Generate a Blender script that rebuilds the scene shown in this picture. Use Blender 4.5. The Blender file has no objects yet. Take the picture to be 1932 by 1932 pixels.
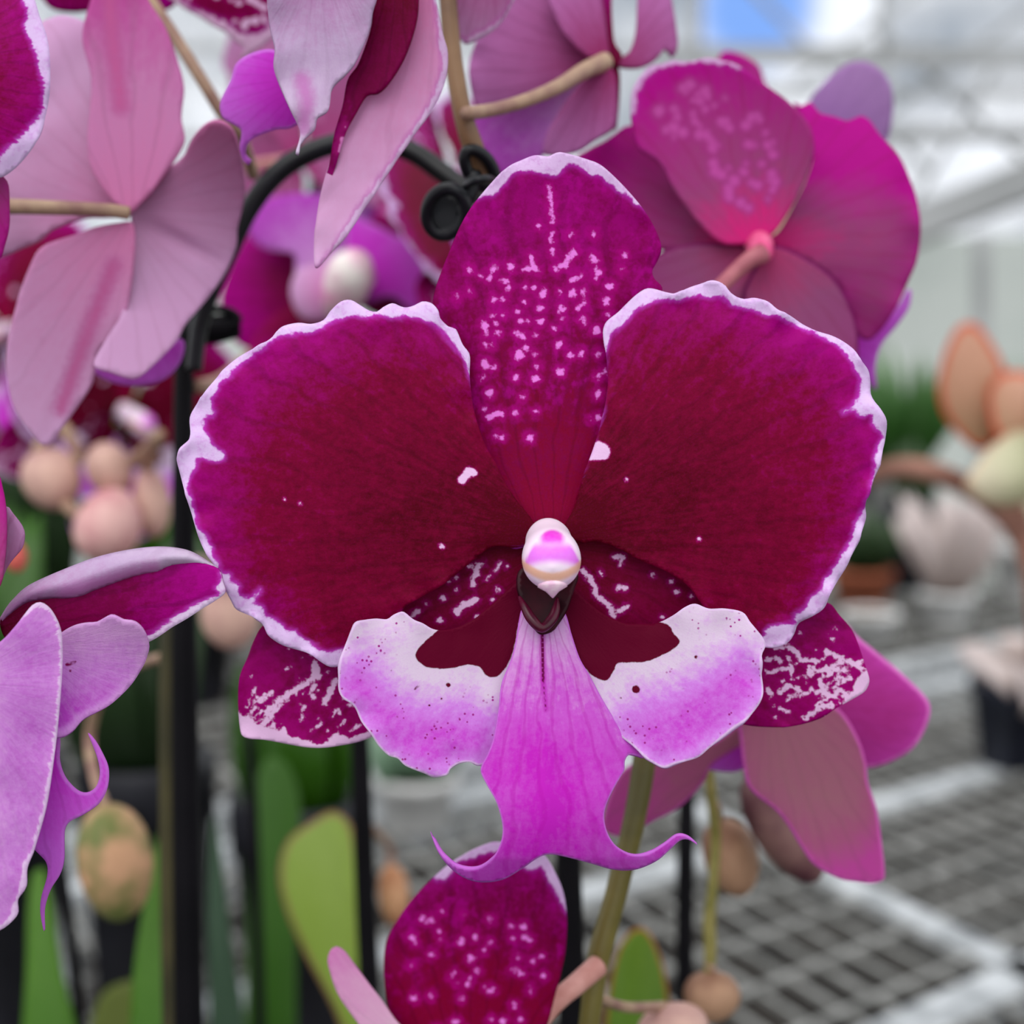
import bpy, math, random
import numpy as np
from mathutils import Vector, noise as mnoise
from mathutils.geometry import delaunay_2d_cdt

# ---------------------------------------------------------------- camera, sky, sun, exposure
sc = bpy.context.scene
FPX = 2973.0                      # focal length in pixels of the 1932 px frame
HORIZON = 650.0
PITCH = math.atan((966 - HORIZON) / FPX)
CAM = Vector((0, 0, 1.11))
FWD = Vector((0, math.cos(PITCH), -math.sin(PITCH)))
UP = Vector((0, math.sin(PITCH), math.cos(PITCH)))
RIGHT = Vector((1, 0, 0))
D0 = 0.22                         # distance of the main bloom

cam_data = bpy.data.cameras.new('camera')
cam = bpy.data.objects.new('camera', cam_data)
sc.collection.objects.link(cam)
cam.location = CAM
cam.rotation_euler = (math.pi / 2 - PITCH, 0, 0)
cam_data.sensor_width = 36.0
cam_data.sensor_fit = 'HORIZONTAL'
cam_data.lens = 36.0 * FPX / 1932.0
cam_data.clip_start = 0.005
cam_data.clip_end = 100
cam_data.dof.use_dof = True
cam_data.dof.focus_distance = D0 - 0.001
cam_data.dof.aperture_fstop = 14.0
sc.camera = cam
sc.view_settings.view_transform = 'Standard'
sc.view_settings.look = 'None'
sc.view_settings.gamma = 1.0
sc.view_settings.use_curve_mapping = False
sc.view_settings.exposure = 0.38
sc.cycles.max_bounces = 8
sc.cycles.transparent_max_bounces = 12
sc.cycles.use_denoising = True


def lin(c):
    out = []
    for v in c[:3]:
        v = v / 255.0
        out.append(v / 12.92 if v <= 0.04045 else ((v + 0.055) / 1.055) ** 2.4)
    return (out[0], out[1], out[2], 1.0)


class NT:
    """short-hand for building a node tree"""

    def __init__(self, tree):
        self.t = tree
        tree.nodes.clear()

    def n(self, kind, **props):
        nd = self.t.nodes.new(kind)
        for k, v in props.items():
            setattr(nd, k, v)
        return nd

    def put(self, sock, v):
        if isinstance(v, bpy.types.NodeSocket):
            self.t.links.new(v, sock)
        elif v is not None:
            sock.default_value = v

    def math(self, op, a, b=0.0, clamp=False):
        nd = self.n('ShaderNodeMath', operation=op, use_clamp=clamp)
        self.put(nd.inputs[0], a)
        self.put(nd.inputs[1], b)
        return nd.outputs[0]

    def step(self, v, lo, hi):
        nd = self.n('ShaderNodeMapRange', interpolation_type='SMOOTHSTEP')
        self.put(nd.inputs['Value'], v)
        nd.inputs['From Min'].default_value = lo
        nd.inputs['From Max'].default_value = hi
        return nd.outputs['Result']

    def mix(self, f, a, b):
        nd = self.n('ShaderNodeMix', data_type='RGBA')
        self.put(nd.inputs[0], f)
        self.put(nd.inputs[6], a)
        self.put(nd.inputs[7], b)
        return nd.outputs[2]

    def attr(self, name):
        nd = self.n('ShaderNodeAttribute', attribute_name=name)
        return nd.outputs['Fac']

    def vec(self, x, y, z=0.0):
        nd = self.n('ShaderNodeCombineXYZ')
        self.put(nd.inputs[0], x)
        self.put(nd.inputs[1], y)
        self.put(nd.inputs[2], z)
        return nd.outputs[0]

    def noise(self, v, scale=1.0, detail=2.0, rough=0.5):
        nd = self.n('ShaderNodeTexNoise')
        self.put(nd.inputs['Vector'], v)
        nd.inputs['Scale'].default_value = scale
        nd.inputs['Detail'].default_value = detail
        nd.inputs['Roughness'].default_value = rough
        return nd.outputs['Fac']

    def ramp(self, f, stops):
        nd = self.n('ShaderNodeValToRGB')
        self.put(nd.inputs[0], f)
        el = nd.color_ramp.elements
        while len(el) < len(stops):
            el.new(0.5)
        for e, (p, c) in zip(el, stops):
            e.position = p
            e.color = c
        return nd.outputs[0]


# cloudy daylight sky with one blue gap
world = bpy.data.worlds.new('sky')
sc.world = world
world.use_nodes = True
W = NT(world.node_tree)
geo = W.n('ShaderNodeTexCoord')
cloud = W.noise(geo.outputs['Generated'], 2.2, 4, 0.55)
sky_col = W.ramp(cloud, [(0.36, lin((226, 232, 242))), (0.62, lin((252, 252, 253)))])
gap = (FWD + RIGHT * ((1425 - 966) / FPX) - UP * ((12 - 966) / FPX)).normalized()
dotn = W.n('ShaderNodeVectorMath', operation='DOT_PRODUCT')
W.put(dotn.inputs[0], geo.outputs['Generated'])
dotn.inputs[1].default_value = gap
near = W.math('ADD', dotn.outputs['Value'], W.math('MULTIPLY', W.math('SUBTRACT', cloud, 0.5), 0.0012))
sky_col = W.mix(W.step(near, 0.9988, 0.9997), sky_col, lin((120, 160, 228)))
bg = W.n('ShaderNodeBackground')
W.put(bg.inputs['Color'], sky_col)
bg.inputs['Strength'].default_value = 0.98
wo = W.n('ShaderNodeOutputWorld')
W.put(wo.inputs[0], bg.outputs[0])

sun_data = bpy.data.lights.new('sun', 'SUN')
sun_data.energy = 1.1
sun_data.angle = math.radians(50)
sun_data.color = (1.0, 0.98, 0.95)
sun = bpy.data.objects.new('sun', sun_data)
sc.collection.objects.link(sun)
sun.rotation_euler = (math.radians(38), math.radians(-14), 0)

# ---------------------------------------------------------------- helpers
def P(px, py, d):
    return CAM + FWD * d + RIGHT * ((px - 966) * d / FPX) - UP * ((py - 966) * d / FPX)


ORIGIN = {}


def link(o, parent=None):
    sc.collection.objects.link(o)
    if parent is not None:
        o.parent = parent
        ORIGIN[o.name] = ORIGIN[parent.name]
    else:
        ORIGIN.setdefault(o.name, Vector((0, 0, 0)))
    return o


def tag(o, label=None, cat=None, group=None, kind=None):
    if label: o['label'] = label
    if cat: o['category'] = cat
    if group: o['group'] = group
    if kind: o['kind'] = kind
    return o


def thing(name, label, cat, at, group=None):
    o = bpy.data.objects.new(name, None)
    o.empty_display_size = 0.01
    o.location = at
    sc.collection.objects.link(o)
    ORIGIN[o.name] = Vector(at)
    return tag(o, label, cat, group)


def origin_of(parent):
    return ORIGIN[parent.name] if parent is not None else Vector((0, 0, 0))


def mesh_obj(name, verts, faces, mats, parent=None, smooth=True, at=None):
    """verts in world space; a top-level mesh gets its origin at `at`"""
    org = origin_of(parent)
    if parent is None and at is not None:
        org = Vector(at)
    me = bpy.data.meshes.new(name)
    me.from_pydata([tuple(Vector(v) - org) for v in verts], [], faces)
    if not isinstance(mats, (list, tuple)):
        mats = [mats]
    for m in mats:
        me.materials.append(m)
    if smooth:
        me.polygons.foreach_set('use_smooth', [True] * len(me.polygons))
    o = bpy.data.objects.new(name, me)
    link(o, parent)
    if parent is None:
        o.location = org
        ORIGIN[o.name] = org
    return o


def catmull(pts, spacing, closed=True):
    pts = np.array(pts, float)
    n = len(pts)
    out = []
    segs = n if closed else n - 1
    for i in range(segs):
        if closed:
            p0, p1, p2, p3 = pts[(i - 1) % n], pts[i], pts[(i + 1) % n], pts[(i + 2) % n]
        else:
            p0, p1, p2, p3 = pts[max(i - 1, 0)], pts[i], pts[i + 1], pts[min(i + 2, n - 1)]
        L = np.linalg.norm((p2 - p1)[:2])
        k = max(1, int(round(L / spacing)))
        # centripetal-like damping keeps the curve from overshooting
        t1 = (p2 - p0) * 0.5
        t2 = (p3 - p1) * 0.5
        for t in (t1, t2):
            l = np.linalg.norm(t[:2])
            if l > L * 1.1 and l > 0:
                t *= L * 1.1 / l
        for j in range(k):
            t = j / k
            h00 = 2 * t**3 - 3 * t**2 + 1
            h10 = t**3 - 2 * t**2 + t
            h01 = -2 * t**3 + 3 * t**2
            h11 = t**3 - t**2
            out.append(h00 * p1 + h10 * t1 + h01 * p2 + h11 * t2)
    if not closed:
        out.append(pts[-1])
    return np.array(out)


def seg_dist(q, a, b):
    """distance of points q (n,2) to segments a-b (m,2): min over m"""
    best = np.full(len(q), 1e9)
    for i in range(0, len(a), 64):
        A, B = a[i:i + 64], b[i:i + 64]
        ab = B - A
        l2 = np.maximum((ab**2).sum(1), 1e-9)
        t = ((q[:, None, :] - A[None]) * ab[None]).sum(2) / l2
        t = np.clip(t, 0, 1)
        c = A[None] + t[..., None] * ab[None]
        d = np.sqrt(((q[:, None, :] - c)**2).sum(2)).min(1)
        best = np.minimum(best, d)
    return best


def sdf_poly(q, poly):
    """signed distance, positive inside"""
    a = poly
    b = np.roll(poly, -1, axis=0)
    d = seg_dist(q, a, b)
    inside = np.zeros(len(q), bool)
    for (x0, y0), (x1, y1) in zip(a, b):
        if y0 == y1:
            continue
        c = ((y0 > q[:, 1]) != (y1 > q[:, 1])) & (q[:, 0] < (x1 - x0) * (q[:, 1] - y0) / (y1 - y0) + x0)
        inside ^= c
    return np.where(inside, d, -d)


def sdf_marks(q, marks):
    """union of round blobs (x,y,r), strokes ((x,y),...,r) and polygons {'poly': pts}; positive inside"""
    best = np.full(len(q), -300.0)
    for m in marks:
        if isinstance(m, dict):
            v = sdf_poly(q, catmull(m['poly'], 4.0))
        elif isinstance(m[0], (tuple, list)):
            p = np.array(m[:-1], float)
            v = m[-1] - seg_dist(q, p[:-1], p[1:])
        else:
            v = m[2] - np.sqrt((q[:, 0] - m[0])**2 + (q[:, 1] - m[1])**2)
        best = np.maximum(best, v)
    return best


SEED = [0]


def petal(name, outline, d, mats, parent, base=None, tip=None, mm=(0, 0, 0, 0, 0), core=None, marks=None,
          gfun=None, res=9.0, thick=0.6, ruffle=0.0, rscale=45.0, R=None, zfun=None, bumpy=0.0):
    """A curved blade with real thickness.  `outline` is traced; the blade lies at distance d (m) and is bent in depth by
    mm = (offset, slope along, bend along, bend across, slope across) measured on the base-tip axis."""
    SEED[0] += 1
    ol = catmull(outline, res)
    k = len(ol)
    lo, hi = ol.min(0), ol.max(0)
    gx = np.arange(lo[0], hi[0], res)
    gy = np.arange(lo[1], hi[1], res * 0.866)
    X, Y = np.meshgrid(gx, gy)
    X = X + (np.arange(len(gy)) % 2)[:, None] * res * 0.5
    q = np.stack([X.ravel(), Y.ravel()], 1)
    q = q[sdf_poly(q, ol) > res * 0.5]
    pts = [Vector((p[0], p[1])) for p in np.vstack([ol, q])]
    co, _e, fa, _a, _b, _c = delaunay_2d_cdt(pts, [(i, (i + 1) % k) for i in range(k)], [], 1, 1e-4)
    q = np.array([(c[0], c[1]) for c in co])
    faces = []
    for f in fa:
        f = list(f)
        a, b, c = q[f[0]], q[f[1]], q[f[2]]
        if (b[0] - a[0]) * (c[1] - a[1]) - (b[1] - a[1]) * (c[0] - a[0]) > 0:
            f.reverse()
        faces.append(f)
    edge = np.maximum(sdf_poly(q, ol), 0)
    base = np.array(base if base is not None else ol[0], float)
    if tip is None:
        tip = ol[np.argmax(((ol - base)**2).sum(1))]
    tip = np.array(tip, float)
    ax = tip - base
    L = np.linalg.norm(ax)
    ax /= L
    nx = np.array([-ax[1], ax[0]])
    s = (q - base) @ ax / L
    t = (q - base) @ nx / L
    r = np.sqrt(((q - base)**2).sum(1))
    ang = np.arctan2(t, s + 0.12)
    z = mm[0] + mm[1] * s + mm[2] * s * s + mm[3] * t * t + (mm[4] * t if len(mm) > 4 else 0)
    if zfun is not None:
        z = z + zfun(q[:, 0], q[:, 1], s, t, edge)
    if ruffle:
        sd = SEED[0] * 7.3
        rf = np.array([mnoise.noise((p[0] / rscale, p[1] / rscale, sd)) for p in q])
        z = z + ruffle * rf * np.exp(-edge / (rscale * 0.7)) * np.clip(s * 1.6, 0, 1)
    if bumpy:
        sd = SEED[0] * 3.1
        z = z + bumpy * np.array([mnoise.noise((p[0] / 90, p[1] / 90, sd)) for p in q])
    verts = [P(p[0], p[1], d + zz / 1000.0) for p, zz in zip(q, z)]
    o = mesh_obj(name, verts, faces, mats, parent)
    me = o.data
    R = R or L
    data = {'edge': edge, 'pr': r / 100.0, 'pa': ang, 'u': q[:, 0] / 100.0, 'v': q[:, 1] / 100.0,
            's': s, 't': t,
            'core': sdf_poly(q, catmull(core, 4.0)) if core is not None else np.full(len(q), 200.0),
            'spot': sdf_marks(q, marks) if marks else np.full(len(q), -300.0)}
    data['g'] = np.clip(r / R, 0, 1.5) if gfun is None else gfun(q[:, 0], q[:, 1], s, t, edge, data)
    for an, arr in data.items():
        at = me.attributes.new(an, 'FLOAT', 'POINT')
        at.data.foreach_set('value', np.asarray(arr, np.float32))
    so = o.modifiers.new('thickness', 'SOLIDIFY')
    so.thickness = thick / 1000.0
    so.offset = -1
    if len(me.materials) > 1:
        so.material_offset = 1
    return o


def tube(name, pts, mat, parent=None, seg=14, step=None, cap=True, oval=1.0, wob=0.0):
    """pts: (px, py, d, radius_px)"""
    p = catmull(pts, step or 12.0, closed=False)
    c = [P(a[0], a[1], a[2]) for a in p]
    rad = [a[3] * a[2] / FPX for a in p]
    verts, faces = [], []
    n = len(c)
    ref = Vector((0.3, -1, 0.2)).normalized()
    for i in range(n):
        tg = (c[min(i + 1, n - 1)] - c[max(i - 1, 0)]).normalized()
        a = ref.cross(tg)
        if a.length < 1e-4:
            a = Vector((1, 0, 0)).cross(tg)
        a.normalize()
        b = tg.cross(a)
        for j in range(seg):
            w = 2 * math.pi * j / seg
            rr = rad[i] * (1 + wob * mnoise.noise((i * 0.35, math.cos(w), math.sin(w))))
            verts.append(c[i] + a * (math.cos(w) * rr) + b * (math.sin(w) * rr * oval))
    for i in range(n - 1):
        for j in range(seg):
            k = (j + 1) % seg
            faces.append((i * seg + j, i * seg + k, (i + 1) * seg + k, (i + 1) * seg + j))
    if cap:
        faces.append(tuple(reversed(range(seg))))
        faces.append(tuple(range((n - 1) * seg, n * seg)))
    o = mesh_obj(name, verts, faces, mat, parent, at=c[-1])
    return o


def lathe(name, axis_from, axis_to, prof, mat, parent=None, seg=32, lobes=0, lobe=0.0, flat=1.0, at=None):
    """prof: list of (0..1 along axis, radius m)"""
    a, b = Vector(axis_from), Vector(axis_to)
    tg = (b - a).normalized()
    x = Vector((0.2, -1, 0.1)).cross(tg).normalized()
    y = tg.cross(x)
    verts, faces = [], []
    for s, r in prof:
        for j in range(seg):
            w = 2 * math.pi * j / seg
            rr = r * (1 + lobe * math.cos(lobes * w))
            verts.append(a + (b - a) * s + x * (math.cos(w) * rr) + y * (math.sin(w) * rr * flat))
    n = len(prof)
    for i in range(n - 1):
        for j in range(seg):
            k = (j + 1) % seg
            faces.append((i * seg + j, i * seg + k, (i + 1) * seg + k, (i + 1) * seg + j))
    faces.append(tuple(reversed(range(seg))))
    faces.append(tuple(range((n - 1) * seg, n * seg)))
    return mesh_obj(name, verts, faces, mat, parent, at=at)


def box_verts(cx, cy, cz, sx, sy, sz):
    v = [(cx + i * sx / 2, cy + j * sy / 2, cz + k * sz / 2) for i in (-1, 1) for j in (-1, 1) for k in (-1, 1)]
    f = [(0, 1, 3, 2), (4, 6, 7, 5), (0, 4, 5, 1), (2, 3, 7, 6), (0, 2, 6, 4), (1, 5, 7, 3)]
    return v, f


def bar_verts(a, b, w, h):
    """a box-section bar from a to b, w wide, h high"""
    a, b = Vector(a), Vector(b)
    t = (b - a).normalized()
    s = t.cross(Vector((0, 0, 1)))
    if s.length < 1e-3:
        s = Vector((1, 0, 0))
    s.normalize()
    u = s.cross(t)
    v = []
    for p in (a, b):
        for i, j in ((-1, -1), (1, -1), (1, 1), (-1, 1)):
            v.append(p + s * (i * w / 2) + u * (j * h / 2))
    f = [(0, 3, 2, 1), (4, 5, 6, 7), (0, 1, 5, 4), (1, 2, 6, 5), (2, 3, 7, 6), (3, 0, 4, 7)]
    return v, f


class MB:
    def __init__(self):
        self.v, self.f = [], []

    def add(self, vf):
        n = len(self.v)
        self.v += [tuple(x) for x in vf[0]]
        self.f += [tuple(i + n for i in f) for f in vf[1]]
        return self

    def bar(self, a, b, w, h):
        return self.add(bar_verts(a, b, w, h))

    def box(self, *a):
        return self.add(box_verts(*a))

    def build(self, name, mat, parent=None, smooth=False, at=None):
        return mesh_obj(name, self.v, self.f, mat, parent, smooth, at)


# ---------------------------------------------------------------- materials
def petal_mat(name, c0, c1, c2, white=(232, 208, 238), fringe=(205, 110, 215), halo=(196, 10, 150), spotc=None,
              jag=9.0, spot_jag=5.0, streak=0.5, vein=0.12, veins=26.0, fine=0.35, trans=0.25, rough=0.5, spec=0.05,
              soft=2.5, halo_w=16.0, speck=None, stops=(0.0, 0.5, 1.0), rimw=0.0, rimc=None, bump=0.14, mottle=0.0, mottlec=None, spot_soft=1.6,
              fringe_w=12.0, veinc=None, vein_lo=0.72):
    m = bpy.data.materials.new(name)
    m.use_nodes = True
    T = NT(m.node_tree)
    pr, pa, u, v = T.attr('pr'), T.attr('pa'), T.attr('u'), T.attr('v')
    g, edge, core, spot = T.attr('g'), T.attr('edge'), T.attr('core'), T.attr('spot')
    radial = T.noise(T.vec(T.math('MULTIPLY', pa, 34.0), T.math('MULTIPLY', pr, 2.6), 1.7), 1.0, 3, 0.55)
    broad = T.noise(T.vec(T.math('MULTIPLY', pa, 6.0), T.math('MULTIPLY', pr, 1.1), 4.2), 1.0, 2, 0.5)
    cell = T.noise(T.vec(u, v, 0.5), 9.0, 4, 0.62)
    grain = T.noise(T.vec(u, v, 2.5), 30.0, 2, 0.6)
    k = T.math('ADD', T.math('MULTIPLY', T.math('SUBTRACT', radial, 0.5), streak),
               T.math('MULTIPLY', T.math('SUBTRACT', cell, 0.5), fine * 1.6))
    k = T.math('ADD', k, T.math('MULTIPLY', T.math('SUBTRACT', broad, 0.5), streak * 0.8))
    gg = T.math('ADD', g, k, True)
    col = T.ramp(gg, [(stops[0], lin(c0)), (stops[1], lin(c1)), (stops[2], lin(c2))])
    # darker veins fanning out from the base
    vn = T.math('SINE', T.math('MULTIPLY', T.math('ADD', pa, T.math('MULTIPLY', T.math('SUBTRACT', broad, 0.5), 0.12)), veins))
    vn = T.math('MULTIPLY', T.step(vn, vein_lo, 1.0), vein)
    dark = lin(veinc) if veinc else tuple(x * 0.45 for x in lin(c0)[:3]) + (1.0,)
    col = T.mix(vn, col, dark)
    col = T.mix(T.math('MULTIPLY', T.step(grain, 0.5, 0.8), fine * 0.35), col, lin(c2))
    # spots
    if mottle:
        rows = T.math('SINE', T.math('MULTIPLY', pa, veins * 0.5))
        mo = T.math('ADD', T.noise(T.vec(u, T.math('MULTIPLY', v, 0.8), 11.0), 4.6, 3, 0.6), T.math('MULTIPLY', rows, 0.035))
        col = T.mix(T.math('MULTIPLY', T.math('MULTIPLY', T.step(mo, 0.5, 0.72), mottle), T.step(pr, 1.4, 3.0)), col, lin(mottlec or halo))
    sp = T.math('ADD', spot, T.math('MULTIPLY', T.math('SUBTRACT', T.noise(T.vec(u, v, 7.0), 9.0, 4, 0.62), 0.5), spot_jag * 2))
    if halo is not None:
        col = T.mix(T.math('MULTIPLY', T.step(sp, -halo_w, 1.0), 0.75), col, lin(halo))
    col = T.mix(T.step(sp, -spot_soft, spot_soft), col, lin(spotc or white))
    if speck is not None:
        vo = T.n('ShaderNodeTexVoronoi', feature='F1')
        T.put(vo.inputs['Vector'], T.vec(u, v, 0.0))
        vo.inputs['Scale'].default_value = 9.0
        inside = T.math('MULTIPLY', T.step(T.math('MULTIPLY', vo.outputs['Distance'], 1.0), 0.26, 0.14),
                        T.step(T.noise(T.vec(u, v, 9.0), 2.6, 1, 0.5), 0.46, 0.60))
        col = T.mix(T.math('MULTIPLY', inside, T.step(T.attr('spot'), -24.0, -40.0)), col, lin(speck))
    # pale margin with a ragged, radially streaked inner boundary
    cr = T.math('ADD', core, T.math('MULTIPLY', T.math('SUBTRACT', radial, 0.5), jag * 2.2))
    cr = T.math('ADD', cr, T.math('MULTIPLY', T.math('SUBTRACT', cell, 0.5), jag * 0.9))
    col = T.mix(T.math('MULTIPLY', T.step(cr, fringe_w, -soft), 0.7), col, lin(fringe))
    pale = T.mix(T.math('MULTIPLY', T.step(cell, 0.45, 0.75), 0.35), lin(white), lin(fringe))
    col = T.mix(T.step(cr, soft, -soft), col, pale)
    if rimw:
        col = T.mix(T.math('MULTIPLY', T.step(edge, rimw, rimw * 0.3), T.step(spot, -2.0, -10.0)), col, lin(rimc or white))
    bsdf = T.n('ShaderNodeBsdfPrincipled')
    T.put(bsdf.inputs['Base Color'], col)
    bsdf.inputs['Roughness'].default_value = rough
    bsdf.inputs['Specular IOR Level'].default_value = spec
    bp = T.n('ShaderNodeBump')
    bp.inputs['Strength'].default_value = bump
    bp.inputs['Distance'].default_value = 0.0004
    T.put(bp.inputs['Height'], T.math('ADD', T.math('MULTIPLY', grain, 0.35), T.math('ADD', cell, T.math('MULTIPLY', radial, 0.8))))
    T.put(bsdf.inputs['Normal'], bp.outputs[0])
    tr = T.n('ShaderNodeBsdfTranslucent')
    T.put(tr.inputs['Color'], col)
    mx = T.n('ShaderNodeMixShader')
    mx.inputs[0].default_value = trans
    T.put(mx.inputs[1], bsdf.outputs[0])
    T.put(mx.inputs[2], tr.outputs[0])
    out = T.n('ShaderNodeOutputMaterial')
    T.put(out.inputs[0], mx.outputs[0])
    return m


def plain_mat(name, c0, c1, scale=40.0, rough=0.5, spec=0.3, stretch=(1, 1, 1), metal=0.0, detail=3, trans=0.0, lo=0.35, hi=0.65, bump=0.0):
    m = bpy.data.materials.new(name)
    m.use_nodes = True
    T = NT(m.node_tree)
    tc = T.n('ShaderNodeTexCoord')
    mp = T.n('ShaderNodeMapping')
    mp.inputs['Scale'].default_value = stretch
    T.put(mp.inputs['Vector'], tc.outputs['Object'])
    ns = T.noise(mp.outputs[0], scale, detail, 0.55)
    col = T.ramp(ns, [(lo, lin(c0)), (hi, lin(c1))])
    bsdf = T.n('ShaderNodeBsdfPrincipled')
    T.put(bsdf.inputs['Base Color'], col)
    bsdf.inputs['Roughness'].default_value = rough
    bsdf.inputs['Specular IOR Level'].default_value = spec
    bsdf.inputs['Metallic'].default_value = metal
    if bump:
        bp = T.n('ShaderNodeBump')
        bp.inputs['Strength'].default_value = bump
        bp.inputs['Distance'].default_value = 0.001
        T.put(bp.inputs['Height'], ns)
        T.put(bsdf.inputs['Normal'], bp.outputs[0])
    sh = bsdf.outputs[0]
    if trans:
        tr = T.n('ShaderNodeBsdfTranslucent')
        T.put(tr.inputs['Color'], col)
        mx = T.n('ShaderNodeMixShader')
        mx.inputs[0].default_value = trans
        T.put(mx.inputs[1], sh)
        T.put(mx.inputs[2], tr.outputs[0])
        sh = mx.outputs[0]
    out = T.n('ShaderNodeOutputMaterial')
    T.put(out.inputs[0], sh)
    return m


def leaf_mat(name, c0, c1, c2, rim=None, rimw=14.0):
    return petal_mat(name, c0, c1, c2, white=rim or c2, fringe=rim or c2, halo=None, streak=0.35, vein=0.06, veins=60.0,
                     fine=0.15, trans=0.3, rough=0.35, spec=0.35, rimw=rimw if rim else 0.0, rimc=rim, bump=0.1)


M = {}
M['wine'] = petal_mat('wine_petal', (82, 0, 20), (121, 0, 48), (158, 0, 116), white=(222, 190, 234), fringe=(196, 66, 200),
                      spotc=(232, 190, 230), streak=0.42, vein=0.16, veins=52.0, trans=0.1, stops=(0.08, 0.5, 0.98), fine=0.4, halo_w=5.0, halo=(176, 0, 120))
M['wine_spotted'] = petal_mat('wine_spotted_sepal', (126, 0, 46), (122, 0, 64), (150, 0, 108), white=(222, 186, 230), fringe=(180, 50, 180),
                              spotc=(236, 128, 226), halo=(176, 0, 128), streak=0.5, vein=0.3, veins=46.0, mottle=0.6, mottlec=(172, 0, 134), trans=0.12,
                              stops=(0.1, 0.5, 0.95), spot_jag=12.0, spot_soft=2.6, halo_w=18.0, fine=0.6)
M['wine_veined'] = petal_mat('wine_veined_sepal', (98, 0, 30), (120, 0, 58), (150, 0, 104), white=(230, 190, 222), fringe=(180, 50, 170),
                             spotc=(228, 186, 224), halo=(156, 0, 112), streak=0.5, vein=0.25, veins=40.0, trans=0.1,
                             spot_jag=10.0, spot_soft=1.8, halo_w=9.0, fine=0.5)
M['back'] = petal_mat('pink_petal_underside', (196, 70, 140), (190, 112, 168), (204, 146, 196), white=(226, 190, 226), fringe=(200, 90, 180),
                      halo=(214, 130, 190), spotc=(224, 140, 196), streak=0.3, vein=0.22, veins=40.0, fine=0.2, trans=0.35, bump=0.15)
M['lobe'] = petal_mat('lilac_lip', (228, 208, 230), (218, 140, 232), (208, 78, 212), white=(238, 216, 240), fringe=(226, 150, 236),
                      halo=None, spotc=(98, 0, 38), jag=5.0, spot_jag=2.6, streak=0.35, vein=0.0, veins=70.0, fine=0.45, trans=0.3,
                      speck=(166, 40, 140), spot_soft=1.3, soft=5.0, fringe_w=8.0, rimw=5.0, rimc=(234, 204, 240))
M['mid'] = petal_mat('magenta_lip', (224, 172, 226), (208, 96, 210), (200, 36, 194), white=(232, 170, 240), fringe=(220, 110, 226),
                     halo=(186, 20, 176), spotc=(110, 0, 70), jag=3.0, spot_jag=0.3, streak=0.45, vein=0.35, veins=64.0, fine=0.35, trans=0.3,
                     rimw=4.0, rimc=(216, 120, 226), halo_w=7.0, spot_soft=1.2, veinc=(186, 14, 172), vein_lo=0.6)
M['callus'] = plain_mat('dark_callus', (52, 0, 22), (84, 0, 38), 400.0, 0.35, 0.4)
M['throat'] = plain_mat('dark_throat', (34, 0, 10), (58, 0, 20), 300.0, 0.5, 0.2)

# ---------------------------------------------------------------- greenhouse, floor, benches
GREY = plain_mat('grey_metal', (118, 120, 118), (168, 170, 168), 60.0, 0.5, 0.4)
M['galv'] = plain_mat('galvanised_wire', (112, 112, 108), (162, 162, 158), 70.0, 0.55, 0.4)
M['rail'] = plain_mat('galvanised_rail', (126, 130, 132), (206, 210, 212), 45.0, 0.5, 0.4, detail=4)
M['frame'] = plain_mat('roof_frame', (150, 152, 152), (176, 178, 178), 3.0, 0.6, 0.3)
M['concrete'] = plain_mat('concrete_floor', (30, 29, 28), (60, 56, 52), 6.0, 0.9, 0.1, detail=6)
M['wallpanel'] = plain_mat('pale_wall_panel', (192, 200, 194), (208, 214, 208), 2.0, 0.7, 0.2)
M['sheet'] = bpy.data.materials.new('translucent_roof_sheet')
M['sheet'].use_nodes = True
T = NT(M['sheet'].node_tree)
stc = T.n('ShaderNodeTexCoord')
sn = T.noise(stc.outputs['Object'], 1.3, 4, 0.6)
str_ = T.n('ShaderNodeBsdfTranslucent')
T.put(str_.inputs['Color'], T.ramp(sn, [(0.35, lin((214, 220, 226))), (0.65, lin((252, 252, 252)))]))
stp = T.n('ShaderNodeBsdfTransparent')
smx = T.n('ShaderNodeMixShader')
T.put(smx.inputs[0], T.step(sn, 0.26, 0.74))
T.put(smx.inputs[1], str_.outputs[0])
T.put(smx.inputs[2], stp.outputs[0])
sout = T.n('ShaderNodeOutputMaterial')
T.put(sout.inputs[0], smx.outputs[0])

fl = MB().box(0, 6, -0.05, 24, 20, 0.1).build('floor', M['concrete'])
tag(fl, kind='structure')

# far wall: knee wall panels, eave beam and a sloping translucent roof on thin frames
WY = 7.0


def far(px, py, y):
    """point on the vertical plane at distance y seen at pixel"""
    dirv = FWD + RIGHT * ((px - 966) / FPX) - UP * ((py - 966) / FPX)
    return CAM + dirv * (y / dirv.y)


zt = far(1800, 446, WY).z
wl = MB()
for i in range(-8, 9):
    wl.box(i * 0.8 + 0.4, WY + 0.03, zt / 2, 0.785, 0.06, zt)
tag(wl.build('wall_far', M['wallpanel']), kind='structure')
sh = MB()
for i in range(-8, 9):
    if i == 1:            # an open vent with blue sky behind it
        zv = far(1425, 112, WY).z
        sh.box(i * 0.8 + 0.4, WY + 0.03, (zt + zv) / 2, 0.78, 0.008, zv - zt)
    else:
        sh.box(i * 0.8 + 0.4, WY + 0.03, zt + 2.6, 0.78, 0.008, 5.2)
tag(sh.build('window_1', M['sheet']), kind='structure')
fr = MB()
for i in range(-8, 10):
    fr.box(i * 0.8, WY - 0.01, (zt + 5) / 2, 0.03, 0.05, zt + 5)
for k in (0.42, 0.8, 1.25):
    fr.box(0, WY - 0.02, zt + k, 14, 0.03, 0.03)
tag(fr.build('trim_1', M['frame']), kind='structure')
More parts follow.
